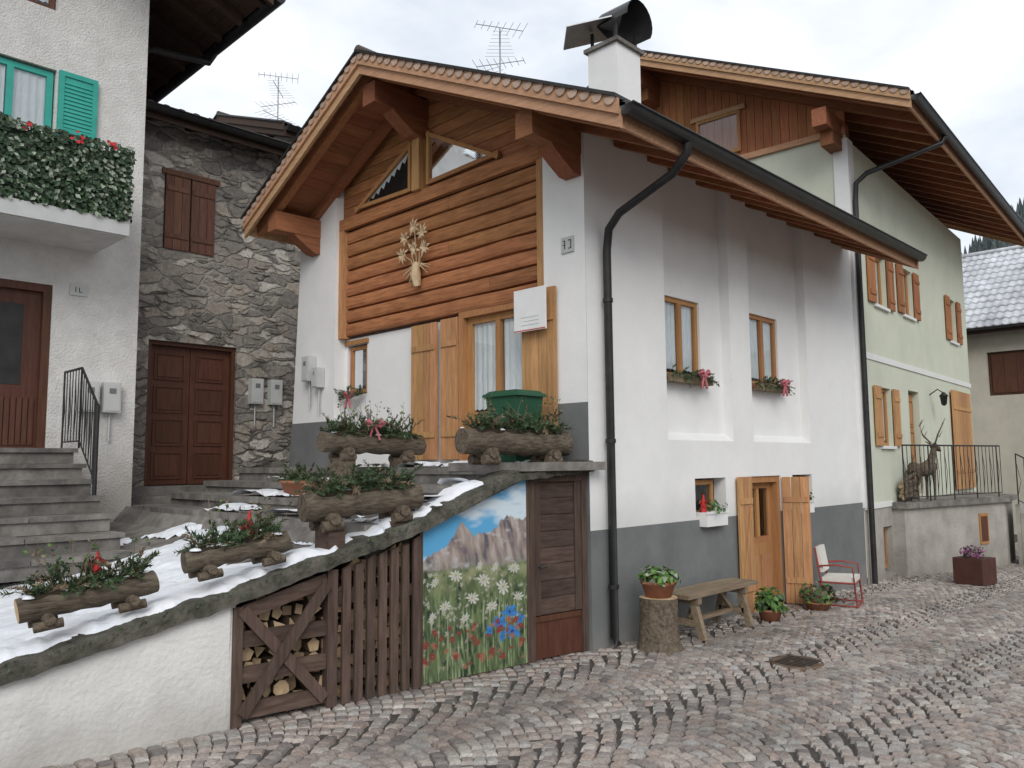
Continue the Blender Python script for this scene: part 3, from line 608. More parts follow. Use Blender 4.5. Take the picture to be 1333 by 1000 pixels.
wd.add([LB.p(2.36,.094,2.75),LB.p(2.6,.094,2.75),LB.p(2.6,.094,3.7),LB.p(2.36,.094,3.7)],[(0,1,2,3)],metal)
P['windows_and_door']=wd
rt=B(); zf=lambda x:8.0+(5.0-x)*.4
for i in range(46):
    x1=5.0-i*.16; x0=x1-.155
    rt.hexa([(x0,9.4,zf(x0)),(x1,9.4,zf(x1)),(x1,14,zf(x1)),(x0,14,zf(x0)),(x0,9.4,zf(x0)+.04),(x1,9.4,zf(x1)+.04),(x1,14,zf(x1)+.04),(x0,14,zf(x0)+.04)],wdeep)
for k in range(8):
    y=9.45+k*.62; rt.hexa([(-2,y,zf(-2)-.14),(4.95,y,zf(4.95)-.14),(4.95,y+.1,zf(4.95)-.14),(-2,y+.1,zf(-2)-.14),(-2,y,zf(-2)-.002),(4.95,y,zf(4.95)-.002),(4.95,y+.1,zf(4.95)-.002),(-2,y+.1,zf(-2)-.002)],wdeep)
rt.hexa([(-2.4,9.3,zf(-2.4)+.05),(5.05,9.3,zf(5.05)+.05),(5.05,14.1,zf(5.05)+.05),(-2.4,14.1,zf(-2.4)+.05),(-2.4,9.3,zf(-2.4)+.12),(5.05,9.3,zf(5.05)+.12),(5.05,14.1,zf(5.05)+.12),(-2.4,14.1,zf(-2.4)+.12)],tile)
rt.hexa([(-2.4,9.3,zf(-2.4)-.15),(5.0,9.3,zf(5.0)-.15),(5.0,9.36,zf(5.0)-.15),(-2.4,9.36,zf(-2.4)-.15),(-2.4,9.3,zf(-2.4)+.045),(5.0,9.3,zf(5.0)+.045),(5.0,9.36,zf(5.0)+.045),(-2.4,9.36,zf(-2.4)+.045)],wdeep)
tube(rt,[(5.1,9.3,8.0),(5.1,14.1,8.0)],.08,metal,10)
tube(rt,[(5.1,11.2,7.95),(5.0,11.2,7.75),(4.1,11.0,7.55),(3.93,10.95,7.4),(3.93,10.95,1.4)],.045,metal,8)
P['roof']=rt; group('roughcast_house',P)
def ivyf(b):
    obox(b,LB,.2,3.33,-.995,-.985,4.62,5.38,ivy)
    for i in range(5600):
        if R(0,1)<.78: c=LB.p(R(.2,3.36),-1.0-R(0,.07),R(4.6,5.46)); n=Vector((R(-.5,.5),-1,R(-.3,.6)))
        else: c=LB.p(3.33+R(0,.06),R(-1.0,0),R(4.6,5.46)); n=Vector((1,R(-.5,.5),R(-.3,.6)))
        leaf1(b,c,n.normalized(),R(.045,.08),ivyl if R(0,1)<.2 else ivy)
    for k in range(3):
        c=LB.p((2.25,2.75,3.1)[k],-1.08,5.42)
        for i in range(5): leaf1(b,c+rv()*.06,Vector((0,-1,.3))+rv()*.4,.06,red)
objm('ivy_hedge_screen',ivyf)
objm('house_number_plaque',lambda b:(obox(b,LB,3.05,3.25,-.02,-.001,3.86,4.0,boxg),obox(b,LB,3.11,3.12,-.023,-.0205,3.9,3.96,metal),obox(b,LB,3.15,3.19,-.023,-.0205,3.9,3.91,metal),obox(b,LB,3.15,3.16,-.023,-.0205,3.911,3.96,metal)))
st=B()
for k in range(7):
    z=2.0-.17*k; y0=9.85-.3*k
    obox(st,W0,-1.5,2.98,y0,10.49,z-.17,z-.05,slab)
    x=-1.5
    while x<3.0:
        x2=min(3.02,x+R(.9,1.5)); 
        if 3.02-x2<.3: x2=3.02
        obox(st,W0,x+.003,x2-.003,y0-.03+R(-.008,.008),10.48,z-.048,z+R(-.006,.004),slab); x=x2
        if x>=3.02: break
stp={'steps':st}; rl=B()
rail(rl,[(3.0,10.35,2.0),(3.0,9.75,2.0)],.9,.1,True,metal,.009); rail(rl,[(3.0,9.75,2.0),(3.0,9.2,1.55)],.9,.1,True,metal,.009)
tube(rl,[(3.0,9.2,2.45),(3.0,9.2,1.2)],.022,metal,6)
for k in range(3): obox(st,W0,3.9,6.05,10.7+.3*k,11.79,1.1,1.27+.12*k,slab)
stp['handrail']=rl; group('entrance_steps',stp)
# ================================================================ STONE HOUSE
P={}; w=B()
hs_=[(4.5,5.85,1.5,3.62,.25),(4.65,5.42,5.0,6.12,.15)]
wall(w,ST,3.0,8.2,0,7.0,0,hs_,lambda u,z:stone); obox(w,W0,3.0,8.2,12.1,17,0,7.0,stone)
# protruding individual stones
for i in range(420):
    u=R(3.9,7.6); z=R(1.3,6.9); a=R(.05,.16); h_=R(.03,.065)
    if any(h[0]-.2<u<h[1]+.2 and h[2]-.12<z<h[3]+.12 for h in hs_): continue
    n=9; pl=[(u+a*math.cos(q*2*math.pi/n)*R(.85,1.1),z+h_*math.sin(q*2*math.pi/n)*R(.85,1.1)) for q in range(n)]; o=R(.012,.03)
    vs=[ST.p(x,.005,y) for x,y in pl]+[ST.p(u+(x-u)*.82,-o,z+(y-z)*.8) for x,y in pl]
    w.add(vs,[(q,(q+1)%n,n+(q+1)%n,n+q) for q in range(n)]+[tuple(range(n,2*n))],stone)
P['walls']=w; wd=B(); panel_door(wd,ST,4.56,5.17,.14,1.52,3.56,wdoorb,4); panel_door(wd,ST,5.18,5.79,.14,1.52,3.56,wdoorb,4)
for a,c,e,g_ in ((4.5,4.56,1.5,3.62),(5.79,5.85,1.5,3.62),(4.56,5.79,3.56,3.62)): obox(wd,ST,a,c,.05,.2,e,g_,wdoorb)
obox(wd,ST,4.45,6.0,-.12,.1,1.28,1.5,wdkx)
shutter(wd,ST,4.66,5.03,-.0,5.0,6.12,wshut,3); shutter(wd,ST,5.05,5.42,-.0,5.0,6.12,wshut,3); obox(wd,ST,4.6,5.48,-.05,.0,6.12,6.2,wshut)
P['door_and_shutters']=wd
roof(P,Fr((0,11.8),(1,0),(0,1)),3.0,7.2,(3.0,8.1),[(-.45,6.98)],wdeep,wdeep,False,wmx=wdeep)
group('stone_house',P)
P={}; w=B(); obox(w,W0,7.6,10.8,13.5,18,0,8.2,rough_pl); P['walls']=w
roof(P,Fr((0,13.5),(1,0),(0,1)),7.3,11,(2.2,9.1),[(-.5,8.1),(5,8.1)],wdeep,wdeep,False,wmx=wdeep); group('neighbour_house',P)
def ant(c,h,s):
    def f(b):
        c_=Vector(c); tube(b,[c_,c_+Vector((0,0,h))],.013*s,grmetal,6)
        for q,z in enumerate((h,h-.3*s,h-.65*s,h-.95*s)):
            d=Vector((math.cos(q*1.3-.5),math.sin(q*1.3-.5),0)); e=d.cross(Vector((0,0,1))); tube(b,[c_+Vector((0,0,z))-d*.42*s,c_+Vector((0,0,z))+d*.42*s],.007*s,grmetal,5)
            for k in range(8):
                p=c_+Vector((0,0,z))+d*(k/7-.5)*s*.84; l=(.12+.02*k)*s; tube(b,[p-e*l,p+e*l],.004*s,grmetal,4)
    return f
objm('tv_antenna',ant((8.6,15.7,8.2),2.2,1.0)); objm('tv_antenna',ant((10.2,10.3,6.0),4.0,1.1))
# ================================================================ RETAINING WALL, TERRACE
def cop(s):
    return float(np.interp(s,[0,.95,1.88,3.44,4.76,8],[1.80,1.72,1.35,.93,.64,.1]))
P={}; w=B()
def seg(b,s0,s1,n0,n1,zb,off,m):
    b.hexa([RW.p(s0,n0,zb),RW.p(s1,n0,zb),RW.p(s1,n1,zb),RW.p(s0,n1,zb),RW.p(s0,n0,cop(s0)+off),RW.p(s1,n0,cop(s1)+off),RW.p(s1,n1,cop(s1)+off),RW.p(s0,n1,cop(s0)+off)],m)
for s0_,s1_ in ((3.44,7.6),):
    ku=80;kv=18;vs=[]
    for i in range(ku+1):
        s=s0_+(s1_-s0_)*i/ku
        for j in range(kv+1):
            z=-.1+(cop(s)+.01)*j/kv; vs.append(RW.p(s,-.005+.022*noise.noise(Vector((s*1.6,z*2,0)))+.006*noise.noise(Vector((s*7,z*7,3))),z))
    w.add(vs,[(i*(kv+1)+j,(i+1)*(kv+1)+j,(i+1)*(kv+1)+j+1,i*(kv+1)+j+1) for i in range(ku) for j in range(kv)],white2,True)
ss=[3.44,3.9,4.3,4.76,5.5,6.5,7.6]
for i in range(6): seg(w,ss[i],ss[i+1],.05,.3,-.1,-.09,white2)
seg(w,3.40,3.445,.0,.9,-.1,-.09,white2)
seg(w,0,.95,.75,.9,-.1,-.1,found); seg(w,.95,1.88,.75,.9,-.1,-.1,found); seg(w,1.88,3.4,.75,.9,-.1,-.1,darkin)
P['masonry']=w
c=B(); k=150
vs=[]
for i in range(k+1):
    s=.0+7.6*i/k; z=cop(s); nz=lambda a,q: noise.noise(Vector((s*a,q,0)))
    vs+= [RW.p(s,-.07+.03*nz(7,1),z-.09+.02*nz(9,2)),RW.p(s,-.09+.035*nz(8,3),z-.03+.02*nz(9,4)),RW.p(s,-.05+.02*nz(6,5),z+.01+.015*nz(8,6)),RW.p(s,.12,z+.025+.02*nz(6,7)),RW.p(s,.32,z+.0+.02*nz(6,8)),RW.p(s,.32,z-.11)]
c.add(vs,[(6*i+q,6*i+6+q,6*i+7+q,6*i+1+q) for i in range(k) for q in range(5)]+[(6*i,6*i+6,6*i+11,6*i+5) for i in range(k)],moss,True)
# little moss tufts and stems hanging over the edge
for i in range(900):
    s=R(.1,6.5); leaf1(c,RW.p(s,-.08+R(-.02,.05),cop(s)+R(-.05,.02)),Vector((R(-1,1),-1,R(-.3,1))).normalized(),R(.012,.03),moss if i%3 else fir)
P['coping']=c
group('retaining_wall',P)
def tz(x,y):
    if y>10.25 and x>3.85: return 1.25
    if x<3.8: return float(np.interp(x,[-3,0,1.3,2.64,3.8],[.1,.40,.58,.86,1.18]))
    return 1.32 if x<4.25 else 1.46 if x<4.7 else 1.6 if x<5.15 else 1.76
P={}; tr=B(); nX=40
for i in range(nX):
    x0=-2+5.8*i/nX; x1=-2+5.8*(i+1)/nX
    yw=lambda x: 5.66-.118*(x-0)+.2
    tr.add([(x0,yw(x0),tz(x0,0)-.02),(x1,yw(x1),tz(x1,0)-.02),(x1,11.8,tz(x1,0)-.02),(x0,11.8,tz(x0,0)-.02)],[(0,1,2,3)],slab)
for a,c_,z in ((3.8,4.25,1.32),(4.25,4.7,1.46),(4.7,5.15,1.6),(5.15,6.3,1.76)):
    yy=5.66-.118*a+.15; y=yy
    while y<10.2:
        y2=min(10.25,y+R(.7,1.1)); obox(tr,W0,a-.03+R(-.015,.015),c_-.05 if c_<6 else c_,y+.004,y2-.004,z-.07,z+R(-.004,.004),slab); y=y2
    obox(tr,W0,a,c_,yy+.05,10.24,.9,z-.072,slab)
obox(tr,W0,3.8,6.2,10.25,11.8,.9,1.25,slab)
plan(tr,[(5.13,4.94),(6.14,4.80),(6.14,4.935),(6.06,5.2),(6.06,5.9),(5.1,5.9)],1.72,1.80,slab)
P['paving']=tr
sn=B()
def snowgrid(x0,x1,y0f,y1,thr,st_=.05,zo=.0):
    nx=int((x1-x0)/st_); ny=int((y1-5)/st_)
    H_={}
    for i in range(nx+1):
        for j in range(ny+1):
            x=x0+i*st_; y=y0f(x)+j*st_
            m_=noise.fractal(Vector((x*1.1,y*1.1,3.3)),.8,2.2,6)+.25*(1.0-abs(y-6.6)/2.2)
            if y<y0f(x)+.25: m_+=.25
            H_[i,j]=(x,y,m_)
    for i in range(nx):
        for j in range(ny):
            q=[H_[i,j],H_[i+1,j],H_[i+1,j+1],H_[i,j+1]]
            if sum(a[2] for a in q)/4<thr: continue
            if q[0][1]>y1: continue
            sn.add([(a[0]+.02*noise.noise(Vector((a[0]*9,a[1]*9,0))),a[1],tz(a[0] if a[0]<3.8 else (q[0][0]+.03),a[1])-.02+min(.06,max(0,.01+(a[2]-thr)*.13))+.012*noise.noise(Vector((a[0]*5,a[1]*5,7)))+zo) for a in q],[(0,1,2,3)],snow,True)
snowgrid(-1.5,3.78,lambda x:5.66-.118*x+.03,9.0,-.04)
snowgrid(3.82,5.0,lambda x:5.66-.118*x+.2,8.6,.08,.05,.022)
snowgrid(5.2,6.0,lambda x:5.66-.118*x+.3,8.6,.27,.05,.022)
k=260
for (sa,sb) in ((1.25,6.8),):
    vs=[]
    for i in range(k+1):
        s=sa+(sb-sa)*i/k; nz=noise.noise(Vector((s*4,0,2)))+.5*noise.noise(Vector((s*13,0,8)))
        h=max(-.03,.022+.06*nz); e=.05+.09*noise.noise(Vector((s*5,4,2)))+.03*noise.noise(Vector((s*17,4,2)))
        vs+= [RW.p(s,-.03+e,cop(s)-.005),RW.p(s,.0+e,cop(s)+.015+h),RW.p(s,.16,cop(s)+.03+h),RW.p(s,.36,cop(s)+.02+h*.6)]
    sn.add(vs,[(4*i+q,4*i+4+q,4*i+5+q,4*i+1+q) for i in range(k) for q in range(3)],snow,True)
P['snow_cover']=sn
group('stepped_terrace',P)
# cellar door, mural, gates, firewood
b=B()
obox(b,RW,.03,.09,.02,.14,-.02,1.70,wdk); obox(b,RW,.68,.74,.02,.14,-.02,1.70,wdk); obox(b,RW,.09,.68,.02,.14,1.62,1.70,wdk)
for k in range(8): obox(b,RW,.09,.68,.05+R(-.003,.003),.09,.42+k*.15,.565+k*.15,wdkx)
obox(b,RW,.09,.68,.06,.09,.03,.41,wdoorb); obox(b,RW,.1,.67,.045,.06,.36,.41,wdoorb)
for a in (.09,.6): obox(b,RW,a,a+.08,.035,.049,.42,1.62,wdk)
tube(b,[RW.p(.62,.03,.85),RW.p(.62,.0,.85),RW.p(.56,-.01,.85)],.009,metal,6)
b.build('cellar_door')
def vnoise(x,y,seed=0):
    xi=np.floor(x).astype(int); yi=np.floor(y).astype(int); fx=x-xi; fy=y-yi; fx=fx*fx*(3-2*fx); fy=fy*fy*(3-2*fy)
    h=lambda a,c:(np.sin(a*127.1+c*311.7+seed*74.7)*43758.5453)%1.0
    return (h(xi,yi)*(1-fx)+h(xi+1,yi)*fx)*(1-fy)+(h(xi,yi+1)*(1-fx)+h(xi+1,yi+1)*fx)*fy
def fbm(x,y,s=0): return sum(vnoise(x*2**k,y*2**k,s+k)*.5**(k+1) for k in range(4))
nx,nz_=190,260; X=np.linspace(0,1.1,nx+1)[:,None]*np.ones((1,nz_+1)); top=np.interp(X,[0,1.1],[1.24,1.66]); Z=.03+np.linspace(0,1,nz_+1)[None,:]*(top-.03)
col=np.zeros(X.shape+(3,)); 
def lay(mask,c): 
    m_=mask[...,None]; col[:]=col*(1-m_)+np.array(c)*m_
clip=lambda a:np.clip(a,0,1)
col[:]=(.10,.38,.66); lay(clip((fbm(X*3,Z*7,3)-.47)*6),(.62,.72,.78))
jag=.06*(fbm(X*16,X*0,5)-.45)*2
rd=np.interp(X,[0,.12,.25,.4,.52,.62,.75,.88,1.0,1.1],[1.02,1.10,1.13,1.30,1.15,1.23,1.21,1.34,1.30,1.32])+jag
mt=clip((rd-Z)*80); v=fbm(X*22+Z*5,Z*6,9)
lay(mt,(.27,.21,.19)); lay(mt*clip((v-.45)*5),(.44,.37,.33)); lay(mt*clip((.42-v)*6),(.10,.095,.12)); lay(mt*clip((fbm(X*9,Z*20,12)-.6)*6),(.5,.48,.48)); lay(mt*clip((1.03-Z)*6)*.5,(.16,.2,.16))
md=clip((.93+.05*(fbm(X*5,X*0,8)-.5)-Z)*30); lay(md,(.085,.12,.05)); lay(md*clip((fbm(X*40,Z*9,2)-.45)*4),(.16,.21,.09)); lay(md*clip((fbm(X*30,Z*12,21)-.5)*5),(.018,.035,.02)); lay(md*clip((Z-.66)*4)*clip((fbm(X*12,Z*12,14)-.42)*5),(.30,.31,.17))
gr=clip((fbm(X*90,Z*4,33)-.52)*7)*clip((.75-Z)*5); lay(gr,(.30,.36,.20))
gr=clip((fbm(X*70+Z*20,Z*5,44)-.55)*7)*clip((.6-Z)*5); lay(gr,(.03,.06,.03))
rng=random.Random(4)
def flower(cx,cz,r,npet,c,cc,rot,sharp=1.):
    wob=.02*np.sin(X*60+rot)+0; dx=X-cx+wob*.15; dz=(Z-cz)*1.15+wob*.15; rr=np.sqrt(dx*dx+dz*dz); an=np.arctan2(dz,dx)+rot; edge=r*(.42+.58*np.abs(np.cos(an*npet/2))**sharp)*(.85+.15*np.sin(an*1.7+rot))
    sh=.72+.28*np.cos(an*npet)*clip(rr/r)+.15*(fbm(X*50,Z*50,7)-.5); m_=clip((edge-rr)/.012)
    mm=m_[...,None]; col[:]=col*(1-mm)+np.array(c)*sh[...,None]*mm; lay(clip((r*.2-rr)/.008),cc)
for i in range(130): 
    flower(rng.uniform(0,1.1),rng.uniform(.40,.90),rng.uniform(.012,.032),rng.choice([5,7]),(.55,.55,.45),(.4,.33,.08),rng.random()*6)
for (cx,cz,r) in ((.33,.86,.08),(.62,.80,.085),(.5,.66,.08),(.83,.72,.09),(.95,.87,.075),(.22,.62,.07),(.7,.57,.07),(.12,.82,.055),(.42,.5,.06),(1.0,.62,.07),(.1,.55,.05),(.58,.92,.05),(.75,.9,.05)): flower(cx,cz,r,9,(.68,.68,.60),(.38,.33,.12),r*40)
for (cx,cz,r) in ((.78,.42,.10),(.9,.5,.10),(.93,.33,.105),(.68,.36,.06),(1.02,.42,.07),(.82,.3,.06)): flower(cx,cz,r,5,(.05,.25,.62),(.02,.05,.2),r*30,.5)
for i in range(52): flower(rng.uniform(.02,1.05),rng.uniform(.08,.45),rng.uniform(.028,.05),8,(.30,.045,.04) if i%3 else (.42,.17,.11),(.3,.18,.05),rng.random()*6,.5)
for i in range(20): flower(rng.uniform(.02,.5),rng.uniform(.1,.5),rng.uniform(.012,.026),6,(.5,.42,.36),(.4,.1,.05),rng.random()*6)
vs=[];
for i in range(nx+1):
    for j in range(nz_+1): vs.append(tuple(RW.p(1.87-X[i,j],.03,Z[i,j])))
fs=[(i*(nz_+1)+j,(i+1)*(nz_+1)+j,(i+1)*(nz_+1)+j+1,i*(nz_+1)+j+1) for i in range(nx) for j in range(nz_)]
me=bpy.data.meshes.new('painted_face'); me.from_pydata(vs,[],fs); at=me.color_attributes.new('paint','FLOAT_COLOR','POINT')
arr=np.ones((len(vs),4)); arr[:,:3]=np.clip(col.reshape(-1,3)*.95,0.01,.85); at.data.foreach_set('color',arr.ravel())
m,nt,p,o=nodes('mural_paint'); a=N(nt,'ShaderNodeVertexColor'); a.layer_name='paint'
nn_=N(nt,'ShaderNodeTexNoise'); nn_.inputs['Scale'].default_value=40; nt.links.new(a.outputs[0],p.inputs['Base Color']); p.inputs['Roughness'].default_value=.55
bp=N(nt,'ShaderNodeBump'); bp.inputs['Strength'].default_value=.3; bp.inputs['Distance'].default_value=.005; nt.links.new(nn_.outputs[0],bp.inputs['Height']); nt.links.new(bp.outputs[0],p.inputs['Normal'])
me.materials.append(m); mo=bpy.data.objects.new('painted_face',me); sc.collection.objects.link(mo)
e=bpy.data.objects.new('mural_panel',None); e.location=RW.p(1.3,.03,0); sc.collection.objects.link(e)
mo.parent=e; mo.matrix_parent_inverse=Matrix.Translation(e.location).inverted()
bb=B(); prism(bb,RW,[(1.875,.01),(.765,.01),(.765,1.68),(1.875,1.25)],.034,.07,wdk); 
for a,c_ in (((1.88,.0),(1.88,1.26)),((.755,0),(.755,1.69)),((1.88,1.25),(.76,1.675))): beam(bb,RW.p(a[0],.04,a[1]),RW.p(c_[0],.04,c_[1]),.03,.03,wdk,up=RW.N)
bb.build('frame',e)
def gate1(b):
    tp=lambda s:cop(s)-.12
    obox(b,RW,2.64,2.72,-.02,.06,.02,tp(2.68),wdk); obox(b,RW,3.35,3.42,-.02,.06,.02,tp(3.4),wdk)
    for z in (.06,.30,.54): obox(b,RW,2.72,3.35,.0,.03,z,z+.11,wdkx)
    beam(b,RW.p(2.72,.01,tp(2.72)-.06),RW.p(3.35,.01,tp(3.35)-.06),.03,.1,wdkx)
    beam(b,RW.p(2.74,-.02,.1),RW.p(3.36,-.02,.80),.03,.08,wdk,up=Vector((0,0,1))); beam(b,RW.p(2.74,-.047,.92),RW.p(3.36,-.047,.1),.024,.08,wdk)
objm('crossed_wood_gate',gate1)
def gate2(b):
    tp=lambda s:cop(s)-.12
    n=7; a=1.9; wd_=(2.62-1.9)/n
    for k in range(n):
        s=a+k*wd_
        b.hexa([RW.p(s+.008,-.01,.02+R(0,.03)),RW.p(s+wd_-.028,-.01,.02),RW.p(s+wd_-.028,.02,.02),RW.p(s+.008,.02,.02),RW.p(s+.008+R(-.006,.006),-.01,tp(s)-R(0,.05)),RW.p(s+wd_-.028,-.01,tp(s+wd_)-R(0,.03)),RW.p(s+wd_-.028,.02,tp(s+wd_)-.02),RW.p(s+.008,.02,tp(s)-.03)],wdk)
    for z in (.18,.75): obox(b,RW,1.9,2.63,.022,.05,z,z+.09,wdkx)
objm('slatted_wood_gate',gate2)
def fw(b):
    z=.05
    while z<1.15:
        s=1.95; h=R(.07,.11)
        while s<3.38:
            r=R(.035,.065)
            if z+h<cop(s)-.13:
                k=random.choice([3,4,5,8]); c_=(s+r,z+h/2); a0=R(0,6); n0=R(.08,.2); pl=[]
                for q in range(k):
                    a_=a0+2*math.pi*q/k; pl.append((c_[0]+r*.98*math.cos(a_)*R(.85,1.1),c_[1]+h*.54*math.sin(a_)*R(.9,1.1)))
                kk=len(pl); vs=[RW.p(u,n0,zz) for u,zz in pl]+[RW.p(u,.7,zz) for u,zz in pl]
                b.add(vs,[tuple(range(kk))],cut); b.add(vs,[(i,(i+1)%kk,kk+(i+1)%kk,kk+i) for i in range(kk)],fbark)
            s+=2*r*.97
        z+=h*.95
objm('firewood_stack',fw)
def planter(p0,p1,r,seed,nsp=60,cone=False,rb=None,hgt=.3,twigs=0):
    random.seed(seed); b=B(); p0=Vector(p0);p1=Vector(p1); d=(p1-p0).normalized(); sd=d.cross(Vector((0,0,1))).normalized()
    k=14; pts=[p0.lerp(p1,i/k)+Vector((0,0,.018*noise.noise(Vector((i*.9,seed,0)))))+sd*.014*noise.noise(Vector((i*.8,seed,5))) for i in range(k+1)]
    tube(b,pts,[r*(1+.2*noise.noise(Vector((i*.8,seed*2,3)))) for i in range(k+1)],barkx,16,cut if seed%2 else bark,True)
    for t_ in (.2,.8):
        q=p0.lerp(p1,t_)+Vector((0,0,-r*.9)); tube(b,[q-sd*.16,q+sd*.16],r*.42,bark,9,bark)
        q2=q+Vector((0,0,-r*.5)); tube(b,[q2-sd*.1-d*.08,q2-sd*.1+d*.08],r*.4,bark,8,bark); tube(b,[q2+sd*.1-d*.08,q2+sd*.1+d*.08],r*.4,bark,8,bark)
    a=p0.lerp(p1,.1)+Vector((0,0,r*.86)); c_=p0.lerp(p1,.9)+Vector((0,0,r*.86)); beam(b,a,c_,r*1.3,r*.34,soil)
    for i in range(nsp):
        t_=R(.1,.9); q=p0.lerp(p1,t_)+Vector((0,0,r*.9))+sd*R(-.04,.04)
        v=Vector((0,0,R(.0,1)))+d*R(-.9,.9)+sd*R(-.9,.9); sprig(b,q,v,R(.1,hgt),fir if i%9 else dry,26,.055,.008)
    for i in range(twigs):
        q=p0.lerp(p1,R(.2,.9))+Vector((0,0,r)); e_=q+Vector((R(-.15,.15),R(-.15,.15),R(.2,.38))); tube(b,[q,(q+e_)/2+rv()*.03,e_],[.004,.003,.001],dry,3)
        for j in range(8): leaf1(b,q.lerp(e_,R(.3,1))+rv()*.03,rv(),.03,random.choice([dry,leaf,fir]))
    for i in range(9):
        q=p0.lerp(p1,R(.02,.98))+sd*R(-.5,.5)*r+Vector((0,0,r*.92)); rr=R(.02,.05); lathe(b,q,[(rr,0),(rr*.8,.012),(.001,.02)],snow,7)
    if cone:
        q=p0.lerp(p1,cone)+Vector((0,0,r)); tube(b,[q,q+Vector((0,0,.06)),q+Vector((0,0,.2))],[.03,.035,.004],red,8)
        for j in range(7): leaf1(b,q+Vector((0,0,.1))+rv()*.05,rv(),.055,red)
    if rb: bow(b,p0.lerp(p1,rb)+Vector((0,0,r+.10))-Vector((.12,.1,0)),(.7,-.7,0),.12,pink)
    b.build('log_planter')
def pp(X_,n=.12): return Vector((X_,(5.62-.118*X_)/.993+n,0))
def up(v,z): return Vector((v.x,v.y,z))
planter(up(pp(1.42),.93),up(pp(2.2),1.03),.075,1,80,.55,twigs=10,hgt=.25)
planter(up(pp(2.38),1.14),up(pp(3.12),1.24),.075,2,80,.6,twigs=10,hgt=.25)
planter(up(pp(3.22),1.47),up(pp(4.22),1.53),.105,4,140,hgt=.28)
planter((4.35,6.95,2.02),(5.6,6.95,1.98),.10,6,150,rb=.55,twigs=18,hgt=.32)
planter(up(pp(4.7,.16),1.99),up(pp(5.92,.16),1.97),.115,8,140,hgt=.34,twigs=10)
random.seed(11)
def blocks(b):
    for (x,n) in ((3.45,.12),(4.0,.12)): 
        q=pp(x,n); z0=cop((6.06-x)/.993)
        obox(b,W0,q.x-.07,q.x+.07,q.y-.1,q.y+.1,z0,1.34,wdkx)
    for x,y in ((4.6,6.95),(5.35,6.95)): obox(b,W0,x-.09,x+.09,y-.1,y+.1,1.5,1.86,bark)
objm('planter_support_blocks',blocks)
def pot(name,c,r,h,fill,ms,n=160,ls=.06,bh=None):
    b=B(); lathe(b,c,[(0.001,0),(r*.72,0),(r*.95,h*.8),(r,h*.82),(r*1.02,h),(r*.92,h),(r*.88,h*.85),(.001,h*.85)],terra,24)
    leafball(b,(c[0],c[1],c[2]+h*.9),r*1.25*fill,(bh or r*1.2),n,ls,ms); b.build(name)
pot('evergreen_pot',(4.5,7.6,1.47),.2,.16,.8,[fir,fir],60,.05,.14)
objm('evergreen_branches',lambda b:[sprig(b,(4.5+R(-.1,.1),7.6+R(-.1,.1),1.62),Vector((R(-1,1),R(-1,1),R(0,1))),R(.15,.28),fir,20) for k in range(50)])
def stump(b):
    n=40; rows=[(-.01,.23),(.03,.215),(.1,.195),(.2,.185),(.35,.178),(.5,.182)]; vs=[]
    for z,r in rows:
        for j in range(n):
            a=2*math.pi*j/n; rr=r*(1+.035*math.sin(a*3+1)+.05*noise.noise(Vector((math.cos(a)*4,math.sin(a)*4,z*2)))+(.08*max(0,math.sin(a*5)) if z<.05 else 0)); vs.append((6.6+rr*math.cos(a),4.55+rr*math.sin(a),z))
    b.add(vs,[(i*n+j,i*n+(j+1)%n,(i+1)*n+(j+1)%n,(i+1)*n+j) for i in range(5) for j in range(n)],bark,True); b.add(vs[-n:],[tuple(range(n))],cut)
objm('tree_stump',stump)
pot('potted_primrose',(6.61,4.56,.502),.17,.15,1.0,[leaf,leaf,ivyl],260,.075,.17)
pot('potted_plant',(8.72,4.5,gz(8.7)+.02),.14,.13,1.1,[leaf,fir],240,.08,.26)
pot('potted_plant',(9.86,4.45,gz(9.9)+.02),.17,.1,1.2,[fir,leaf,dry],280,.06,.26)
def bench(b):
    g0=gz(7.5)+.02
    for k in range(3): obox(b,W0,6.98,8.4,4.46+k*.125,4.575+k*.125,.43,.47,wbench)
    for x in (7.2,8.15):
        beam(b,(x,4.44,g0),(x,4.56,.43),.07,.06,wbench,up=Vector((1,0,0))); beam(b,(x,4.86,g0),(x,4.74,.43),.07,.06,wbench,up=Vector((1,0,0)))
        obox(b,W0,x-.035,x+.035,4.47,4.83,.36,.428,wbench); obox(b,W0,x-.03,x+.03,4.5,4.8,.14,.2,wbench)
    obox(b,W0,7.23,8.12,4.62,4.68,.15,.19,wbench)
    beam(b,(7.25,4.65,.2),(7.5,4.65,.42),.04,.04,wbench); beam(b,(8.1,4.65,.2),(7.85,4.65,.42),.04,.04,wbench)
objm('wooden_bench',bench)
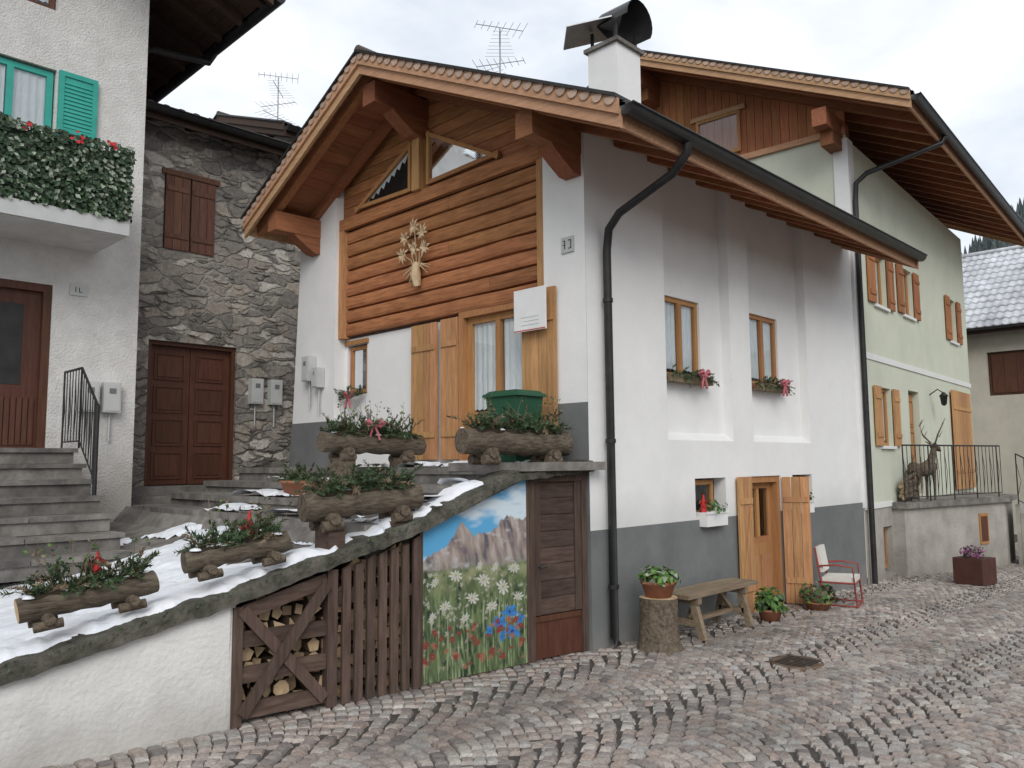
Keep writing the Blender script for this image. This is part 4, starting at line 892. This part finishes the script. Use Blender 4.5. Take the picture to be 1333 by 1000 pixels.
def chair(b):
    g0=gz(10.4)+.02; ox,oy=10.45,4.42; ca,sa=math.cos(.25),math.sin(.25)
    T=lambda x,y,z:Vector((ox+x*ca-y*sa,oy+x*sa+y*ca,g0+z))
    for x in (-.24,.24):
        tube(b,[T(x,-.24,0),T(x,-.22,.2),T(x,-.2,.5),T(x,.0,.52),T(x,.2,.5)],.013,redm,6)
        tube(b,[T(x,.26,0),T(x,.18,.3),T(x,.24,.72)],.013,redm,6); tube(b,[T(x,-.22,.3),T(x,.18,.3)],.013,redm,6); tube(b,[T(x,-.24,.02),T(x,.26,.02)],.011,redm,6)
    for y,z in ((-.22,.3),(.18,.3),(.24,.72),(-.24,.02)): tube(b,[T(-.24,y,z),T(.24,y,z)],.012,redm,6)
    b.hexa([T(-.22,-.22,.31),T(.22,-.22,.31),T(.22,.17,.31),T(-.22,.17,.31),T(-.22,-.22,.37),T(.22,-.22,.37),T(.22,.17,.36),T(-.22,.17,.36)],offw)
    b.hexa([T(-.22,.15,.42),T(.22,.15,.42),T(.22,.2,.42),T(-.22,.2,.42),T(-.22,.2,.73),T(.22,.2,.73),T(.22,.25,.73),T(-.22,.25,.73)],offw)
objm('garden_chair',chair)
def gb(b):
    c=Vector((5.66,5.55,1.8)); 
    lo=[(-.17,-.17),(.17,-.17),(.17,.17),(-.17,.17)]
    b.hexa([c+Vector((x*.9,y*.95,.0)) for x,y in lo]+[c+Vector((x*1.1,y*1.25,.64)) for x,y in lo],gbin)
    b.hexa([c+Vector((x*1.25,y*1.45,.64)) for x,y in lo]+[c+Vector((x*1.2,y*1.4,.67)) for x,y in lo],gbin)
    b.hexa([c+Vector((x*1.15,y*1.3,.671)) for x,y in lo]+[c+Vector((x*.95,y*1.1,.70)) for x,y in lo],gbin)
objm('green_waste_bin',gb)
# ================================================================ BACKGROUND
P={}; w=B(); FB=Fr((27,0),(0,1),(1,0))
wall(w,FB,-9,9,-1,5.9,0,[(4.5,6.65,3.65,4.95,.2),(-2,-.5,3,4.5,.2)],lambda u,z:cream); obox(w,W0,27.3,35,-9,9,-1,5.8,cream)
for q,(a,c_,e_,g_) in enumerate(((4.5,6.65,3.65,4.95),(-2,-.5,3,4.5))): window(w,FB,a+.03,c_-.03,e_+.03,g_-.03,.1,wshut,cur=False); shutter(w,FB,a+.1,c_-.1,.09,e_+.08,g_-.08,wdoorb,6,False)
P['walls']=w; roof(P,Fr((27,9.4),(0,-1),(1,0)),0,19,(4.0,8.9),[(-.6,5.7),(8.6,5.7)],wdeep,wdeep,False,topm=mat('snowy_tiles',(.34,.35,.37),(.72,.74,.77),.8,1.6,(1,1,1),.3,dirt=.15),wmx=wdeep)
group('background_house',P)
h=B(); th=np.linspace(-70,160,300); rr_=np.linspace(0,1,40)
pk=np.interp(th,[-70,0,9,12,15,20,40,90,160],[.30,.31,.285,.265,.22,.18,.18,.18,.18]); vs=[]; nh=40
for i,a in enumerate(th):
    for j,r in enumerate(rr_):
        d_=90+r*260; hgt=pk[i]*350*(r**.9); x=d_*math.cos(math.radians(a)); y=d_*math.sin(math.radians(a))
        hgt+=r*5*noise.fractal(Vector((x*.02,y*.02,0)),1,2,4)+r*2.*noise.noise(Vector((x*.35,y*.35,0)))
        vs.append((x,y,hgt-3))
hm=mat('forest_hill',(.045,.06,.055),(.13,.15,.155),.95,.35,bump=1,bscale=.4,bdist=2,detail=10)
h.add(vs,[(i*nh+j,i*nh+nh+j,i*nh+nh+1+j,i*nh+j+1) for i in range(299) for j in range(nh-1)],hm)
# conifers covering the slope that can be seen down the street
for k in range(2600):
    a=R(2,24); r=R(.25,1); d_=90+r*260; x=d_*math.cos(math.radians(a)); y=d_*math.sin(math.radians(a))
    z=float(np.interp(a,th,pk))*350*(r**.9)-3+r*5*noise.fractal(Vector((x*.02,y*.02,0)),1,2,4); H2=R(5,10); w2=H2*.2
    for q in range(2):
        zb=z+H2*.28*q; rr=w2*(1-.35*q); n=5
        h.add([(x+rr*math.cos(i*1.2566+k),y+rr*math.sin(i*1.2566+k),zb) for i in range(n)]+[(x,y,zb+H2*(.6+.1*q))],[(i,(i+1)%n,n) for i in range(n)],hm)
h.build('hill')
# ================================================================ WORLD, LIGHT, CAMERA
wl=bpy.data.worlds.new("World"); sc.world=wl; wl.use_nodes=True; nt=wl.node_tree; nt.nodes.clear(); L=nt.links.new
el=math.radians(34)
sky=N(nt,'ShaderNodeTexSky'); sky.sky_type='NISHITA'; sky.sun_disc=False; sky.sun_elevation=el
sd=Vector((-.64,-.77,0)).normalized()
sky.sun_rotation=math.atan2(sd.x,sd.y)
bg=N(nt,'ShaderNodeBackground'); bg.inputs[1].default_value=.15; wo=N(nt,'ShaderNodeOutputWorld')
tc=N(nt,'ShaderNodeTexCoord'); mp=N(nt,'ShaderNodeMapping'); mp.inputs['Scale'].default_value=(1,1,2.2); L(tc.outputs['Generated'],mp.inputs[0])
no=N(nt,'ShaderNodeTexNoise'); no.inputs['Scale'].default_value=2.6; no.inputs['Detail'].default_value=7; no.inputs['Roughness'].default_value=.55; no.inputs['Distortion'].default_value=.4; L(mp.outputs[0],no.inputs['Vector'])
cr=N(nt,'ShaderNodeValToRGB'); cr.color_ramp.elements[0].position=.36; cr.color_ramp.elements[1].position=.62
cr.color_ramp.elements[0].color=(5.2,5.65,6.25,1); cr.color_ramp.elements[1].color=(8.0,8.15,8.4,1); L(no.outputs['Fac'],cr.inputs[0])
mx=N(nt,'ShaderNodeMix',data_type='RGBA'); mx.inputs['Factor'].default_value=.9; L(sky.outputs[0],mx.inputs['A']); L(cr.outputs[0],mx.inputs['B'])
L(mx.outputs['Result'],bg.inputs[0]); L(bg.outputs[0],wo.inputs[0])
sl=bpy.data.lights.new('sun','SUN'); sl.energy=1.5; sl.angle=math.radians(30); sl.color=(1,.965,.91); so=bpy.data.objects.new('sun',sl); sc.collection.objects.link(so)
dirv=-(sd*math.cos(el)+Vector((0,0,math.sin(el)))); so.rotation_euler=dirv.to_track_quat('-Z','Y').to_euler(); so.location=(0,0,20)
cam=bpy.data.cameras.new('camera'); co=bpy.data.objects.new('camera',cam); sc.collection.objects.link(co); sc.camera=co
mrot=Euler((math.radians(90+5.57),0,math.radians(-45.4))).to_matrix()@Matrix.Rotation(math.radians(-.5),3,'Z')
co.rotation_euler=mrot.to_euler(); co.location=(0,0,1.8); cam.sensor_width=36; cam.lens=28.25; cam.clip_end=3000; cam.clip_start=.05
